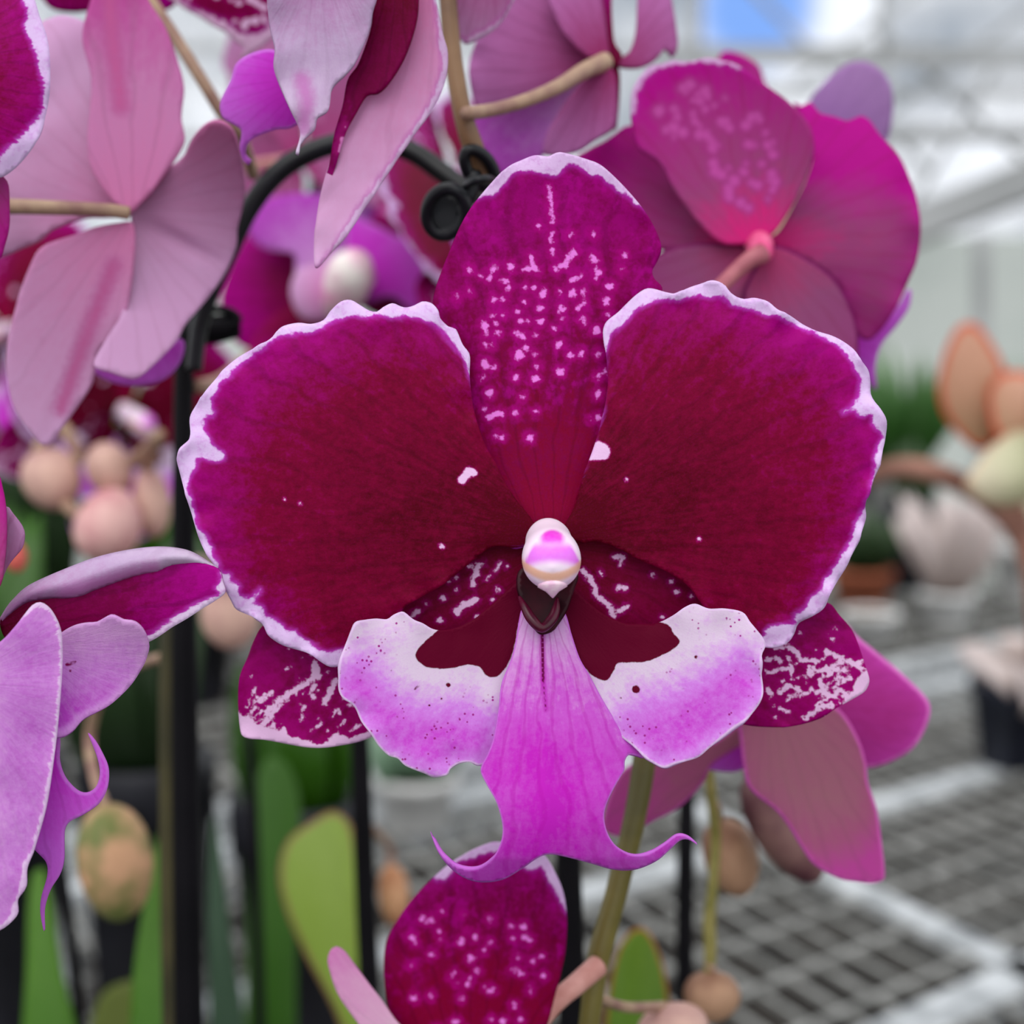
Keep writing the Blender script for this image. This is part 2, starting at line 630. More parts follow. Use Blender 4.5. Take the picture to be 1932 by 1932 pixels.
eave = MB().bar(far(1300, 600, 5.6), far(2250, 215, 4.6), 0.09, 0.11).build('eave_pipe', M['frame'], at=far(1932, 360, 4.8))
tag(eave, 'grey steel pipe rising to the right across the pale greenhouse wall', 'pipe')
br = MB()
for (a, b) in (((1380, -60), (1760, 330)), ((1990, -20), (1560, 300)), ((1640, 40), (2000, 360)), ((1760, -40), (1500, 160)), ((1900, 90), (1700, 420))):
    br.bar(far(*a, 6.4), far(*b, 6.4), 0.022, 0.022)
br.bar(far(1200, 105, 6.3), far(2100, 120, 6.3), 0.03, 0.05)
br.bar(far(1200, 165, 6.3), far(2100, 172, 6.3), 0.03, 0.03)
br.bar(far(1200, 240, 6.3), far(2100, 250, 6.3), 0.03, 0.03)
br.bar(far(1852, 440, 6.3), far(1852, 660, 6.3), 0.05, 0.05)
tag(br.build('trim_2', M['frame']), kind='structure')

# benches -------------------------------------------------
BZ = 0.75


def bench_pt(px, py, z=BZ):
    dirv = FWD + RIGHT * ((px - 966) / FPX) - UP * ((py - 966) / FPX)
    return CAM + dirv * ((z - CAM.z) / dirv.z)


A = (bench_pt(1932, 1832) - bench_pt(1534, 1637)); A.z = 0; A.normalize()      # towards the camera
B = (bench_pt(1932, 1450) - bench_pt(1640, 1540)); B.z = 0; B.normalize()      # away to the right
O = bench_pt(1534, 1637)


def bench(label, o, na, nb, sa, sb, a0, b0, rails, wire=0.0034):
    t = thing('wire_bench', label, 'bench', o + B * (b0 + nb * sb / 2) - Vector((0, 0, BZ)))
    w = MB()
    la, lb = na * sa, nb * sb
    for i in range(na + 1):
        p = o + A * (a0 + i * sa)
        w.bar(p + B * b0, p + B * (b0 + lb), wire, wire)
    for j in range(nb + 1):
        p = o + B * (b0 + j * sb) - Vector((0, 0, wire))
        w.bar(p + A * a0, p + A * (a0 + la), wire, wire)
    w.build('wire_mesh', M['galv'], t)
    for (p, q, ww, hh, dz) in rails:
        z = Vector((0, 0, dz))
        MB().bar(p + z, q + z, ww, hh).build('rail', M['rail'], t)
    for s1 in (0.08, 0.92):
        for s2 in (0.06, 0.94):
            p = o + A * (a0 + la * s1) + B * (b0 + lb * s2)
            MB().bar(Vector((p.x, p.y, BZ - 0.012)), Vector((p.x, p.y, 0.0)), 0.035, 0.035).build('leg', M['rail'], t)
    return t


na, sa, nb, sb = 23, 0.052, 66, 0.028
a0, b0 = -0.30, -0.8
bench('galvanised wire mesh bench under the orchids, with broad grey rails', O, na, nb, sa, sb, a0, b0, [
    (O + A * a0, O + A * (a0 + na * sa), 0.022, 0.012, -0.0042),
    (O + A * a0 + B * b0, O + A * a0 + B * (b0 + nb * sb), 0.03, 0.03, -0.0132),
    (O + A * 0.205 + B * b0, O + A * 0.205 + B * (b0 + nb * sb), 0.03, 0.012, -0.0042),
    (O + A * -0.065 + B * b0, O + A * -0.065 + B * (b0 + nb * sb), 0.028, 0.012, -0.0042),
    (O + A * (a0 + na * sa) + B * b0, O + A * (a0 + na * sa) + B * (b0 + nb * sb), 0.03, 0.03, -0.0132)])
O2 = bench_pt(1760, 1238)
bench('second wire mesh bench behind the first, crowded with plant pots', O2, 22, 40, 0.06, 0.06, -1.32, -1.2, [
    (O2 + B * -1.2, O2 + B * 1.3, 0.03, 0.045, -0.0205),
    (O2 + A * -1.32 + B * -1.2, O2 + A * -1.32 + B * 1.3, 0.03, 0.03, -0.0132)], 0.005)

# ---------------------------------------------------------------- the main bloom
def wine_g(x, y, s, t, e, D):
    r = D['pr'] * 100 / 680
    return np.clip(0.62 * r + 0.42 * np.exp(-e / 70) * np.clip(r * 1.6, 0, 1) + 0.10 * np.clip((900 - y) / 300, -1, 1), 0, 1)


MAIN = thing('orchid_flower', 'large wine red orchid bloom with white margins and lilac lip, in sharp focus', 'flower', P(1038, 1010, D0 + 0.008),
             'moth orchid blooms')
sw_l = [(825, 615), (856, 648), (879, 675), (885, 697), (900, 740), (915, 800), (945, 850), (975, 895), (1020, 960), (1000, 1030), (950, 1045),
        (880, 1085), (800, 1145), (765, 1170), (700, 1215), (643, 1227), (620, 1229), (597, 1223), (568, 1208), (556, 1192), (539, 1190), (527, 1177),
        (502, 1163), (496, 1148), (479, 1134), (492, 1113), (473, 1127), (450, 1124), (450, 1103), (434, 1097), (433, 1084), (419, 1082),
        (403, 1049), (388, 1016), (372, 989), (359, 941), (353, 915), (361, 892), (370, 884), (367, 867), (380, 863), (411, 868), (423, 857),
        (401, 840), (388, 815), (385, 790), (402, 781), (397, 764), (403, 741), (423, 714), (446, 693), (473, 672), (506, 648), (527, 635),
        (564, 627), (589, 625), (610, 614), (643, 600), (668, 592), (693, 596), (709, 594), (732, 597), (779, 596), (804, 604)]
petal('petal', [(711, 588), (722, 580), (740, 572), (756, 578), (767, 580), (782, 576), (796, 569), (812, 571), (825, 583), (831, 602), (846, 616),
                (860, 621), (873, 650), (885, 666), (887, 681), (886, 706), (889, 739), (893, 768), (903, 807), (918, 844), (935, 873), (949, 902),
                (972, 940), (1000, 975), (1012, 1000), (1000, 1025), (975, 1036), (951, 1031), (923, 1035), (880, 1068), (833, 1105), (787, 1131),
                (762, 1148), (740, 1200), (690, 1242), (640, 1257), (622, 1258), (604, 1248), (583, 1233), (537, 1219), (517, 1208), (504, 1196),
                (496, 1177), (479, 1165), (446, 1150), (436, 1134), (419, 1101), (409, 1074), (390, 1047), (374, 1012), (361, 968), (351, 937),
                (340, 895), (333, 865), (339, 851), (353, 836), (359, 819), (358, 788), (370, 764), (388, 737), (411, 710), (419, 699), (448, 675),
                (477, 658), (510, 639), (531, 617), (562, 609), (587, 611), (610, 604), (624, 586), (643, 569), (662, 566), (680, 576), (697, 586)],
      D0, [M['wine'], M['back']], MAIN, base=(1012, 1008), tip=(360, 860), mm=(5.0, -7.0, 4.5, 5.0, 0.0), core=sw_l,
      marks=[((872, 905), (886, 889), 8), (894, 892, 6), (833, 1031, 5), (537, 942, 2.5), (566, 950, 3)],
      res=6.5, ruffle=1.6, rscale=42, gfun=wine_g)
sw_r = [(1144, 651), (1154, 628), (1183, 603), (1199, 581), (1228, 568), (1249, 564), (1276, 564), (1303, 558), (1338, 559), (1365, 560), (1384, 572),
        (1400, 578), (1419, 582), (1442, 588), (1468, 596), (1493, 606), (1518, 619), (1540, 630), (1565, 640), (1586, 657), (1605, 675), (1614, 696),
        (1625, 709), (1624, 732), (1617, 755), (1590, 777), (1613, 772), (1620, 783), (1645, 780), (1648, 800), (1662, 817), (1655, 848), (1652, 876),
        (1647, 898), (1644, 925), (1636, 950), (1620, 981), (1602, 1029), (1580, 1064), (1571, 1077), (1557, 1095), (1548, 1116), (1526, 1131),
        (1519, 1147), (1499, 1164), (1503, 1176), (1486, 1176), (1449, 1186), (1443, 1201), (1420, 1235), (1350, 1215), (1290, 1140), (1200, 1070),
        (1080, 1040), (1055, 1000), (1070, 930), (1100, 880), (1120, 820), (1136, 770), (1136, 700)]
petal('petal', [(1078, 968), (1088, 945), (1098, 905), (1104, 886), (1112, 866), (1125, 829), (1134, 796), (1143, 759), (1147, 720), (1146, 699),
                (1143, 666), (1139, 645), (1138, 622), (1145, 606), (1166, 589), (1183, 572), (1203, 554), (1222, 544), (1245, 548), (1266, 556),
                (1276, 556), (1290, 547), (1313, 538), (1338, 532), (1355, 533), (1369, 539), (1377, 552), (1390, 560), (1404, 564), (1418, 562),
                (1431, 563), (1448, 571), (1462, 583), (1485, 592), (1499, 601), (1515, 612), (1540, 624), (1569, 633), (1589, 643), (1608, 657),
                (1622, 676), (1638, 698), (1642, 718), (1643, 743), (1650, 757), (1662, 772), (1673, 794), (1671, 824), (1666, 848), (1658, 876),
                (1650, 897), (1642, 921), (1633, 952), (1634, 977), (1623, 1010), (1611, 1037), (1598, 1068), (1580, 1097), (1567, 1120), (1555, 1147),
                (1534, 1162), (1507, 1176), (1499, 1195), (1488, 1211), (1468, 1220), (1445, 1222), (1410, 1215), (1360, 1185), (1318, 1132),
                (1296, 1104), (1252, 1076), (1206, 1057), (1175, 1039), (1128, 1022), (1098, 1025), (1070, 1012), (1066, 990)],
      D0, [M['wine'], M['back']], MAIN, base=(1068, 1006), tip=(1655, 860), mm=(5.0, -7.0, 4.5, 5.0, 0.0), core=sw_r,
      marks=[{'poly': [(1100, 872), (1124, 834), (1148, 843), (1150, 852), (1144, 866), (1112, 868)]}, (1181, 905, 3), (1319, 1017, 4)],
      res=6.5, ruffle=1.6, rscale=42, gfun=wine_g)

sp = []
for (x, y, r) in ((660, 940, 24), (610, 1055, 20), (640, 1095, 18), (1290, 880, 28), (1320, 980, 24), (1300, 1030, 12), (1410, 1090, 24), (1290, 690, 18), (770, 1100, 14),
                  (840, 1100, 12), (895, 1140, 26), (1035, 1130, 13), (1130, 1140, 24), (1200, 1130, 20), (1385, 1205, 24), (1040, 1260, 26),
                  (1210, 1215, 14), (1175, 1250, 16), (530, 1185, 18), (600, 1195, 15), (515, 1310, 16), (605, 1300, 14), (765, 1200, 14),
                  (885, 1250, 20), (710, 1285, 16), (735, 1350, 13), (790, 1355, 11), (885, 1360, 20), (1055, 1340, 13), (1210, 1345, 20),
                  (460, 1385, 24), (540, 1380, 12), (470, 1445, 16), (560, 1445, 18), (845, 1455, 14), (990, 1415, 14), (1310, 1420, 24),
                  (1030, 1530, 22), (465, 1530, 12), (510, 1540, 12), (770, 1555, 20), (720, 1610, 32), (460, 1680, 34), (525, 1695, 14),
                  (845, 1605, 11), (1110, 1610, 18), (1195, 1600, 20), (1325, 1600, 16), (1035, 1735, 24), (700, 1780, 16), (845, 1785, 22),
                  (865, 1690, 12), (1370, 1745, 16), (1320, 1775, 14), (495, 1900, 22), (1325, 1900, 16), (430, 1790, 10), (870, 630, 12),
                  (350, 960, 14), (250, 1170, 16), (340, 1130, 12), (440, 1010, 12), (1500, 960, 12), (1520, 850, 16), (1400, 1305, 14)):
    sp.append((800 + x / 4.025, 270 + y / 4.025, r / 4.025 * 1.08))
for (x, y, r) in ((1420, 830, 20), (1830, 780, 26), (1475, 1010, 14), (1410, 1150, 20), (1600, 1145, 14), (1540, 1380, 24), (1240, 1360, 18),
                  (1290, 1375, 14), (1130, 1115, 12), (1170, 980, 30), (1590, 620, 14), (1610, 730, 14), (1110, 840, 16)):
    sp.append((680 + x / 4.83, 540 + y / 4.83, r / 4.83 * 1.1))
for (x, y, r) in ((130, 1190, 18), (145, 1390, 22), (80, 1415, 12), (140, 1010, 18), (145, 810, 18), (200, 980, 20)):
    sp.append((1100 + x / 4.83, 500 + y / 4.83, r / 4.83 * 1.1))
sp += [((1036, 352), (1040, 390), (1043, 420), 2.6), ((1040, 438), (1041, 456), 2.4), ((1042, 470), (1043, 480), 2.6),
       ((934, 504), (926, 520), (920, 526), 3.5), ((1002, 484), (1006, 502), (1014, 512), 4), ((992, 508), (1010, 506), 4),
       ((1050, 506), (1066, 500), (1074, 486), (1084, 476), 5), ((1078, 532), (1084, 524), (1096, 520), 2.5), ((976, 628), (990, 637), 4),
       ((922, 788), (932, 781), (944, 780), 4.5), ((1074, 445), (1080, 440), 2)]
petal('dorsal_sepal', [(817, 575), (822, 543), (835, 506), (850, 469), (867, 429), (887, 394), (912, 362), (939, 332), (961, 313), (984, 302), (1009, 293),
                       (1034, 295), (1045, 290), (1056, 287), (1076, 291), (1106, 300), (1133, 311), (1163, 337), (1193, 369), (1217, 399), (1235, 429),
                       (1247, 459), (1247, 476), (1240, 494), (1231, 511), (1235, 526), (1247, 538), (1250, 548), (1238, 590), (1205, 680), (1168, 760),
                       (1132, 830), (1108, 890), (1092, 940), (1078, 985), (1040, 1008), (985, 990), (955, 930), (915, 860), (878, 790), (850, 720), (828, 650)],
      D0, [M['wine_spotted'], M['back']], MAIN, base=(1038, 1005), tip=(1040, 290), mm=(6.5, 3.0, -4.5, 26.0, 0.0),
      core=[(820, 380), (907, 374), (932, 364), (959, 337), (986, 320), (1011, 322), (1030, 328), (1048, 328), (1063, 318), (1076, 308), (1093, 314), (1111, 328),
            (1130, 332), (1153, 348), (1180, 366), (1225, 396), (1300, 440), (1300, 600), (1160, 1000), (1040, 1060), (930, 1000), (780, 700), (790, 500)],
      marks=sp, res=5.0, ruffle=0.8, rscale=60)

vl = [((594, 1256), (598, 1275), 8), ((598, 1275), (558, 1301), (522, 1326), (507, 1343), 5), ((594, 1294), (587, 1305), (590, 1316), 4),
      ((632, 1284), (620, 1312), (612, 1326), 5), (571, 1353, 4), (600, 1358, 3), (660, 1330, 4), (640, 1345, 3),
      {'poly': [(440, 1345), (462, 1352), (478, 1362), (500, 1372), (520, 1378), (536, 1374), (545, 1388), (580, 1398), (609, 1404),
                (634, 1384), (659, 1392), (700, 1380), (710, 1400), (580, 1430), (440, 1410)]},
      ((914, 1063), (898, 1064), (886, 1069), 2.5), ((900, 1068), (900, 1082), (890, 1094), (893, 1105), 4), ((945, 1061), (932, 1080), (917, 1094), 2),
      (956, 1069, 3), ((898, 1132), (876, 1142), (862, 1156), 6), (940, 1113, 4.5), (836, 1128, 5), (830, 1170, 5), ((776, 1162), (790, 1154), 4),
      (861, 1090, 3), (861, 1114, 3), (929, 1131, 3), (846, 1098, 2), (805, 1138, 2.5), (900, 1165, 3)]
rg = random.Random(3)
vl += [((x, y), (x + rg.uniform(10, 26), y - rg.uniform(8, 24)), rg.uniform(1.5, 3.5)) for x, y in [(rg.uniform(452, 510), rg.uniform(1318, 1385)) for _ in range(16)]]
vl += [(rg.uniform(470, 690), rg.uniform(1200, 1385), rg.uniform(0.5, 3.2)) for _ in range(34)]
vl += [((x, y), (x + rg.uniform(8, 18), y - rg.uniform(4, 14)), rg.uniform(1, 2.5)) for x, y in [(rg.uniform(520, 680), rg.uniform(1320, 1380)) for _ in range(8)]]
petal('lateral_sepal', [(1012, 1030), (960, 1020), (900, 1030), (830, 1060), (760, 1090), (690, 1120), (600, 1150), (530, 1165), (496, 1180), (479, 1208), (467, 1240), (452, 1277),
                        (449, 1326), (453, 1375), (460, 1390), (507, 1397), (580, 1410), (634, 1408), (700, 1391), (780, 1340), (880, 1255), (970, 1165), (1015, 1090)],
      D0, [M['wine_veined'], M['back']], MAIN, base=(1015, 1050), tip=(455, 1380), mm=(6.5, 3.0, 0.5, 10.0, 0.0), marks=vl, res=5.0, ruffle=0.7)
vr = [((1462, 1222), (1486, 1220), (1503, 1230), (1510, 1244), (1538, 1246), 4), ((1445, 1247), (1463, 1240), (1473, 1248), 3.5),
      ((1486, 1240), (1492, 1253), (1493, 1273), 3), ((1445, 1271), (1466, 1265), (1486, 1261), 3), ((1526, 1267), (1565, 1263), (1600, 1263), 4),
      ((1556, 1229), (1576, 1237), (1600, 1246), (1625, 1262), 4), ((1547, 1285), (1556, 1308), (1576, 1314), 5), ((1472, 1306), (1485, 1292), (1500, 1298), (1516, 1308), 3.5),
      ((1518, 1355), (1547, 1335), (1570, 1330), 4.5), (1462, 1355, 3), ((1448, 1300), (1458, 1312), 3),
      {'poly': [(1616, 1282), (1632, 1266), (1650, 1262), (1650, 1292), (1628, 1312), (1590, 1334), (1596, 1316), (1610, 1300)]},
      ((1161, 1050), (1176, 1050), (1170, 1064), 4), (1133, 1082, 4), ((1098, 1077), (1112, 1090), (1121, 1106), (1126, 1124), (1150, 1144), (1158, 1160), 4.5),
      ((1183, 1143), (1168, 1155), 4), ((1165, 1108), (1180, 1110), 4), (1231, 1085, 4), (1265, 1099, 4), (1277, 1117, 4), (1249, 1164, 3), (1305, 1124, 3)]
vr += [((x, y), (x + rg.uniform(10, 26), y - rg.uniform(2, 16)), rg.uniform(1.5, 3.8)) for x, y in [(rg.uniform(1555, 1618), rg.uniform(1258, 1330)) for _ in range(18)]]
vr += [(rg.uniform(1440, 1610), rg.uniform(1180, 1360), rg.uniform(0.5, 3.4)) for _ in range(42)]
vr += [((x, y), (x + rg.uniform(8, 22), y + rg.uniform(-10, 10)), rg.uniform(1, 3)) for x, y in [(rg.uniform(1445, 1590), rg.uniform(1235, 1350)) for _ in range(16)]]
petal('lateral_sepal', [(1062, 1030), (1100, 1018), (1150, 1025), (1220, 1045), (1300, 1070), (1380, 1095), (1480, 1125), (1562, 1137), (1584, 1160), (1606, 1186), (1617, 1209), (1629, 1244),
                        (1640, 1280), (1639, 1291), (1630, 1306), (1580, 1335), (1547, 1356), (1497, 1370), (1447, 1372), (1398, 1366), (1300, 1335),
                        (1200, 1265), (1110, 1175), (1060, 1100)],
      D0, [M['wine_veined'], M['back']], MAIN, base=(1060, 1050), tip=(1638, 1285), mm=(6.5, 3.0, 0.5, 10.0, 0.0), marks=vr, res=5.0, ruffle=0.7)

# lip: middle lobe with two tendrils, two side lobes, callus
LIP = petal('lip', [(985, 1148), (1000, 1140), (1025, 1136), (1050, 1142), (1067, 1158), (1079, 1198), (1094, 1242), (1113, 1275), (1140, 1325), (1170, 1372),
                    (1200, 1405), (1217, 1429), (1203, 1426), (1187, 1424), (1179, 1436), (1178, 1453), (1165, 1475), (1147, 1511), (1140, 1540), (1147, 1573),
                    (1165, 1598), (1194, 1613), (1223, 1610), (1252, 1593), (1277, 1575), (1298, 1578), (1316, 1594), (1298, 1584), (1283, 1586), (1265, 1602),
                    (1238, 1625), (1198, 1641), (1158, 1641), (1114, 1629), (1064, 1616), (1035, 1612), (1013, 1620), (984, 1640), (948, 1660), (908, 1665),
                    (875, 1656), (846, 1634), (825, 1605), (812, 1570), (822, 1592), (836, 1613), (861, 1634), (897, 1639), (926, 1622), (944, 1591), (948, 1558),
                    (937, 1515), (919, 1482), (907, 1457), (909, 1443), (919, 1424), (930, 1395), (940, 1340), (946, 1290), (962, 1250), (972, 1213), (979, 1170)],
            D0, [M['mid'], M['mid']], MAIN, base=(1022, 1120), tip=(1030, 1615), res=5.5, thick=0.5,
            zfun=lambda x, y, s, t, e: 1.5 - 8.5 * np.clip((y - 1140) / 320, 0, 1.5) ** 1.1 + 7.0 * np.clip((y - 1480) / 180, 0, 1.4) ** 2
            + 2.4 * np.clip(np.abs(x - 1024) / 130, 0, 1.6) ** 2 - 0.8 * np.exp(-((x - 1024) / 26) ** 2) * 0.6,
            marks=[((1023, 1195), (1024, 1240), (1025, 1285), 2.7), ((1025, 1285), (1030, 1340), 1.2)],
            gfun=lambda x, y, s, t, e, D: np.clip((y - 1190) / 235, 0, 1) * (1.0 - 0.35 * np.clip(np.abs(x - 1030) / 150, 0, 1)))
wing_z = lambda x, y, s, t, e: 2.6 - 4.5 * np.clip((y - 1130) / 320, 0, 1) - 5.5 * np.clip(np.abs(x - 1022) / 400, 0, 1) ** 1.6


WING_MARK = [[(824, 1191), (810, 1203), (796, 1216), (786, 1228), (784, 1240), (792, 1250), (804, 1258), (837, 1262), (864, 1258), (885, 1254), (906, 1259),
              (914, 1271), (926, 1278), (941, 1274), (960, 1250), (972, 1213), (980, 1172), (1000, 1158), (1030, 1120), (1020, 1060), (980, 1070), (900, 1150), (860, 1172), (836, 1184)],
             [(1240, 1172), (1262, 1180), (1271, 1195), (1283, 1211), (1268, 1226), (1243, 1239), (1215, 1249), (1165, 1251), (1159, 1263), (1144, 1284),
              (1116, 1273), (1094, 1245), (1075, 1195), (1062, 1158), (1030, 1130), (1040, 1070), (1080, 1080), (1120, 1120), (1180, 1155)]]


def wing_g(x, y, s, t, e, D):
    q = np.stack([x, y], 1)
    m = np.maximum(sdf_poly(q, catmull(WING_MARK[0], 4.0)), sdf_poly(q, catmull(WING_MARK[1], 4.0)))
    return np.clip((-m - 20) / 95, 0, 1) * np.clip((y - 1185) / 100, 0, 1) * (0.5 + 0.5 * np.clip(e / 34, 0, 1)) * 0.86


petal('side_lobe', [(757, 1154), (742, 1160), (730, 1168), (707, 1167), (674, 1173), (664, 1188), (651, 1217), (641, 1248), (638, 1296), (645, 1315), (668, 1333),
                    (682, 1362), (701, 1387), (715, 1408), (734, 1426), (750, 1431), (765, 1445), (802, 1460), (819, 1467), (844, 1462), (850, 1451), (864, 1441),
                    (885, 1438), (908, 1444), (935, 1425), (950, 1390), (962, 1330), (975, 1275), (990, 1220), (1005, 1165), (1008, 1110), (1000, 1085), (985, 1090), (951, 1120), (920, 1147),
                    (895, 1168), (868, 1182), (837, 1189), (817, 1187), (798, 1176), (781, 1169), (765, 1157)],
      D0, [M['lobe'], M['lobe']], LIP, base=(1000, 1110), tip=(660, 1280), res=5.0, thick=0.5, ruffle=1.2, rscale=50, zfun=wing_z, gfun=wing_g,
      marks=[{'poly': [(824, 1191), (810, 1203), (796, 1216), (786, 1228), (784, 1240), (792, 1250), (804, 1258), (837, 1262), (864, 1258), (885, 1254), (906, 1259),
                       (914, 1271), (926, 1278), (941, 1274), (960, 1250), (972, 1213), (980, 1172), (1000, 1158), (1030, 1120), (1020, 1060), (980, 1070), (900, 1150), (860, 1172), (836, 1184)]},
             (846, 1292, 4.5), ((783, 1300), (790, 1294), 2), (739, 1264, 2), (810, 1331, 2), (833, 1318, 2)], core=None)
petal('side_lobe', [(1079, 1108), (1106, 1133), (1134, 1155), (1175, 1175), (1206, 1177), (1240, 1175), (1268, 1162), (1293, 1145), (1312, 1139), (1337, 1148),
                    (1368, 1148), (1401, 1155), (1416, 1174), (1441, 1205), (1444, 1220), (1437, 1236), (1437, 1269), (1439, 1314), (1414, 1352), (1381, 1376),
                    (1340, 1410), (1315, 1430), (1273, 1441), (1252, 1448), (1230, 1438), (1216, 1428), (1195, 1408), (1150, 1370), (1115, 1310), (1085, 1260), (1062, 1200), (1050, 1150),
                    (1048, 1110), (1060, 1092)],
      D0, [M['lobe'], M['lobe']], LIP, base=(1055, 1110), tip=(1420, 1290), res=5.0, thick=0.5, ruffle=1.2, rscale=50, zfun=wing_z, gfun=wing_g,
      marks=[{'poly': [(1240, 1172), (1262, 1180), (1271, 1195), (1283, 1211), (1268, 1226), (1243, 1239), (1215, 1249), (1165, 1251), (1159, 1263), (1144, 1284),
                       (1116, 1273), (1094, 1245), (1075, 1195), (1062, 1158), (1030, 1130), (1040, 1070), (1080, 1080), (1120, 1120), (1180, 1155)]},
             (1200, 1300, 7.5), (1171, 1316, 2.5), (1313, 1240, 3.5), (1290, 1300, 2)], core=None)
# dark throat under the column and a low forked callus with a hollow
petal('throat', [(982, 1075), (1010, 1062), (1040, 1058), (1070, 1066), (1088, 1084), (1080, 1112), (1068, 1150), (1050, 1180), (1040, 1191), (1019, 1196), (1004, 1178), (992, 1152), (978, 1110)], D0, [M['throat']], LIP,
      base=(1030, 1060), tip=(1020, 1196), mm=(1.7, -3.2, 0.4, -6), res=6, thick=0.6)
cal = tube('callus', [(980, 1126, D0 - 0.0004, 3), (990, 1146, D0 - 0.0022, 8), (1003, 1168, D0 - 0.0030, 10), (1022, 1185, D0 - 0.0032, 9), (1041, 1168, D0 - 0.0022, 10), (1049, 1148, D0 - 0.0016, 8),
                      (1051, 1128, D0 - 0.0006, 3)], M['callus'], LIP, seg=16, step=5.0)
cal['label'] = 'dark wine forked callus'

# column with its anther cap
pig = bpy.data.materials.new('column_skin')
pig.use_nodes = True
T = NT(pig.node_tree)
ca = T.n('ShaderNodeAttribute', attribute_name='pigment')
tc = T.n('ShaderNodeTexCoord')
nz = T.noise(tc.outputs['Object'], 1500.0, 2)
bs = T.n('ShaderNodeBsdfPrincipled')
T.put(bs.inputs['Base Color'], T.mix(T.math('MULTIPLY', nz, 0.12), ca.outputs['Color'], lin((255, 240, 250))))
bs.inputs['Roughness'].default_value = 0.4
bs.inputs['Specular IOR Level'].default_value = 0.3
bs.inputs['Subsurface Weight'].default_value = 0.25
bs.inputs['Subsurface Radius'].default_value = (0.0008, 0.0005, 0.0007)
ou = T.n('ShaderNodeOutputMaterial')
T.put(ou.inputs[0], bs.outputs[0])


def project(p):
    r = Vector(p) - CAM
    d = r.dot(FWD)
    return 966 + r.dot(RIGHT) / d * FPX, 966 - r.dot(UP) / d * FPX


def sm(v, a, b):
    t = np.clip((v - a) / (b - a), 0, 1)
    return t * t * (3 - 2 * t)


prof = [(0.0, 0.0030), (0.12, 0.0033), (0.3, 0.0034), (0.45, 0.0036), (0.6, 0.0039), (0.72, 0.0040), (0.82, 0.00385), (0.9, 0.0033), (0.95, 0.0026), (0.98, 0.0016), (1.0, 0.0002)]
pp = catmull([(a, b * 100) for a, b in prof], 0.03, closed=False)
COL = lathe('column', P(1034, 1016, D0 + 0.006), P(1043, 1071, D0 - 0.0115), [(a, b / 100) for a, b in pp], pig, MAIN, seg=56)
me = COL.data
at = me.color_attributes.new('pigment', 'FLOAT_COLOR', 'POINT')
cols = []
org = ORIGIN[COL.name]
for vtx in me.vertices:
    x, y = project(vtx.co + org)
    dx = x - 1042
    white, mag, pur, tan = (np.array(lin(c)[:3]) for c in ((250, 226, 246), (222, 14, 204), (226, 104, 232), (236, 176, 138)))
    c = white.copy()
    arch = 1000 + dx * dx * 0.022
    c = c + (mag - c) * sm(y, arch - 4, arch + 3) * (1 - sm(y, 1016, 1040)) * (1 - sm(abs(dx), 14, 30))
    c = c + (pur - c) * sm(y, 1018, 1036) * (1 - sm(y - dx * dx * 0.004, 1050, 1068)) * sm(y, arch - 4, arch + 6)
    band = 1084 - dx * dx * 0.008
    c = c + (tan - c) * sm(y, band - 7, band) * (1 - sm(y, band + 9, band + 18)) * 0.9
    cols += [c[0], c[1], c[2], 1.0]
at.data.foreach_set('color', cols)
pk = plain_mat('pale_pink_cap', (232, 186, 214), (244, 214, 228), 900.0, 0.4, 0.3)
cap = lathe('anther_cap', P(1042, 1098, D0 - 0.0088), P(1043, 1128, D0 - 0.0092), [(0, 0.0019), (0.3, 0.0020), (0.6, 0.0009), (1, 0.0001)], pk, COL, seg=20)
M['pedicel'] = plain_mat('pink_pedicel', (190, 130, 120), (214, 160, 150), 200.0, 0.5, 0.3)
tube('pedicel', [(1038, 1010, D0 + 0.0085, 22), (1070, 1010, D0 + 0.022, 20), (1130, 1000, D0 + 0.036, 18), (1180, 985, D0 + 0.046, 18)], M['pedicel'], MAIN)

# ---------------------------------------------------------------- the other blooms
M['back_pale'] = petal_mat('pale_pink_underside', (238, 140, 196), (232, 164, 214), (238, 190, 234), white=(228, 196, 230), fringe=(204, 110, 190),
                           halo=(206, 100, 170), spotc=(222, 110, 170), streak=0.25, vein=0.10, veins=34.0, fine=0.15, trans=0.42, bump=0.1,
                           halo_w=30.0, spot_soft=20.0, spot_jag=12.0)
M['back_rose'] = petal_mat('rose_underside', (222, 40, 130), (166, 72, 128), (190, 16, 146), white=(222, 176, 222), fringe=(190, 50, 170),
                           halo=(176, 60, 140), spotc=(202, 84, 170), streak=0.25, vein=0.2, veins=40.0, fine=0.15, trans=0.3, bump=0.12,
                           stops=(0.08, 0.4, 0.95), halo_w=14.0, spot_soft=5.0)
M['back_rose_shaded'] = petal_mat('rose_underside_shaded', (196, 66, 122), (164, 86, 134), (166, 70, 136), white=(222, 176, 222), fringe=(190, 50, 170),  # muted rose and dark rim paint in the weaker backlight where tepals overlap
                            halo=None, streak=0.3, vein=0.2, veins=40.0, fine=0.15, trans=0.3, bump=0.1, rimw=8.0, rimc=(130, 34, 100))
M['back_blush'] = petal_mat('blush_underside', (238, 206, 220), (232, 178, 212), (220, 136, 196), white=(214, 120, 186), fringe=(218, 130, 190), halo=None,
                            streak=0.3, vein=0.1, veins=30.0, fine=0.15, trans=0.3, bump=0.1)
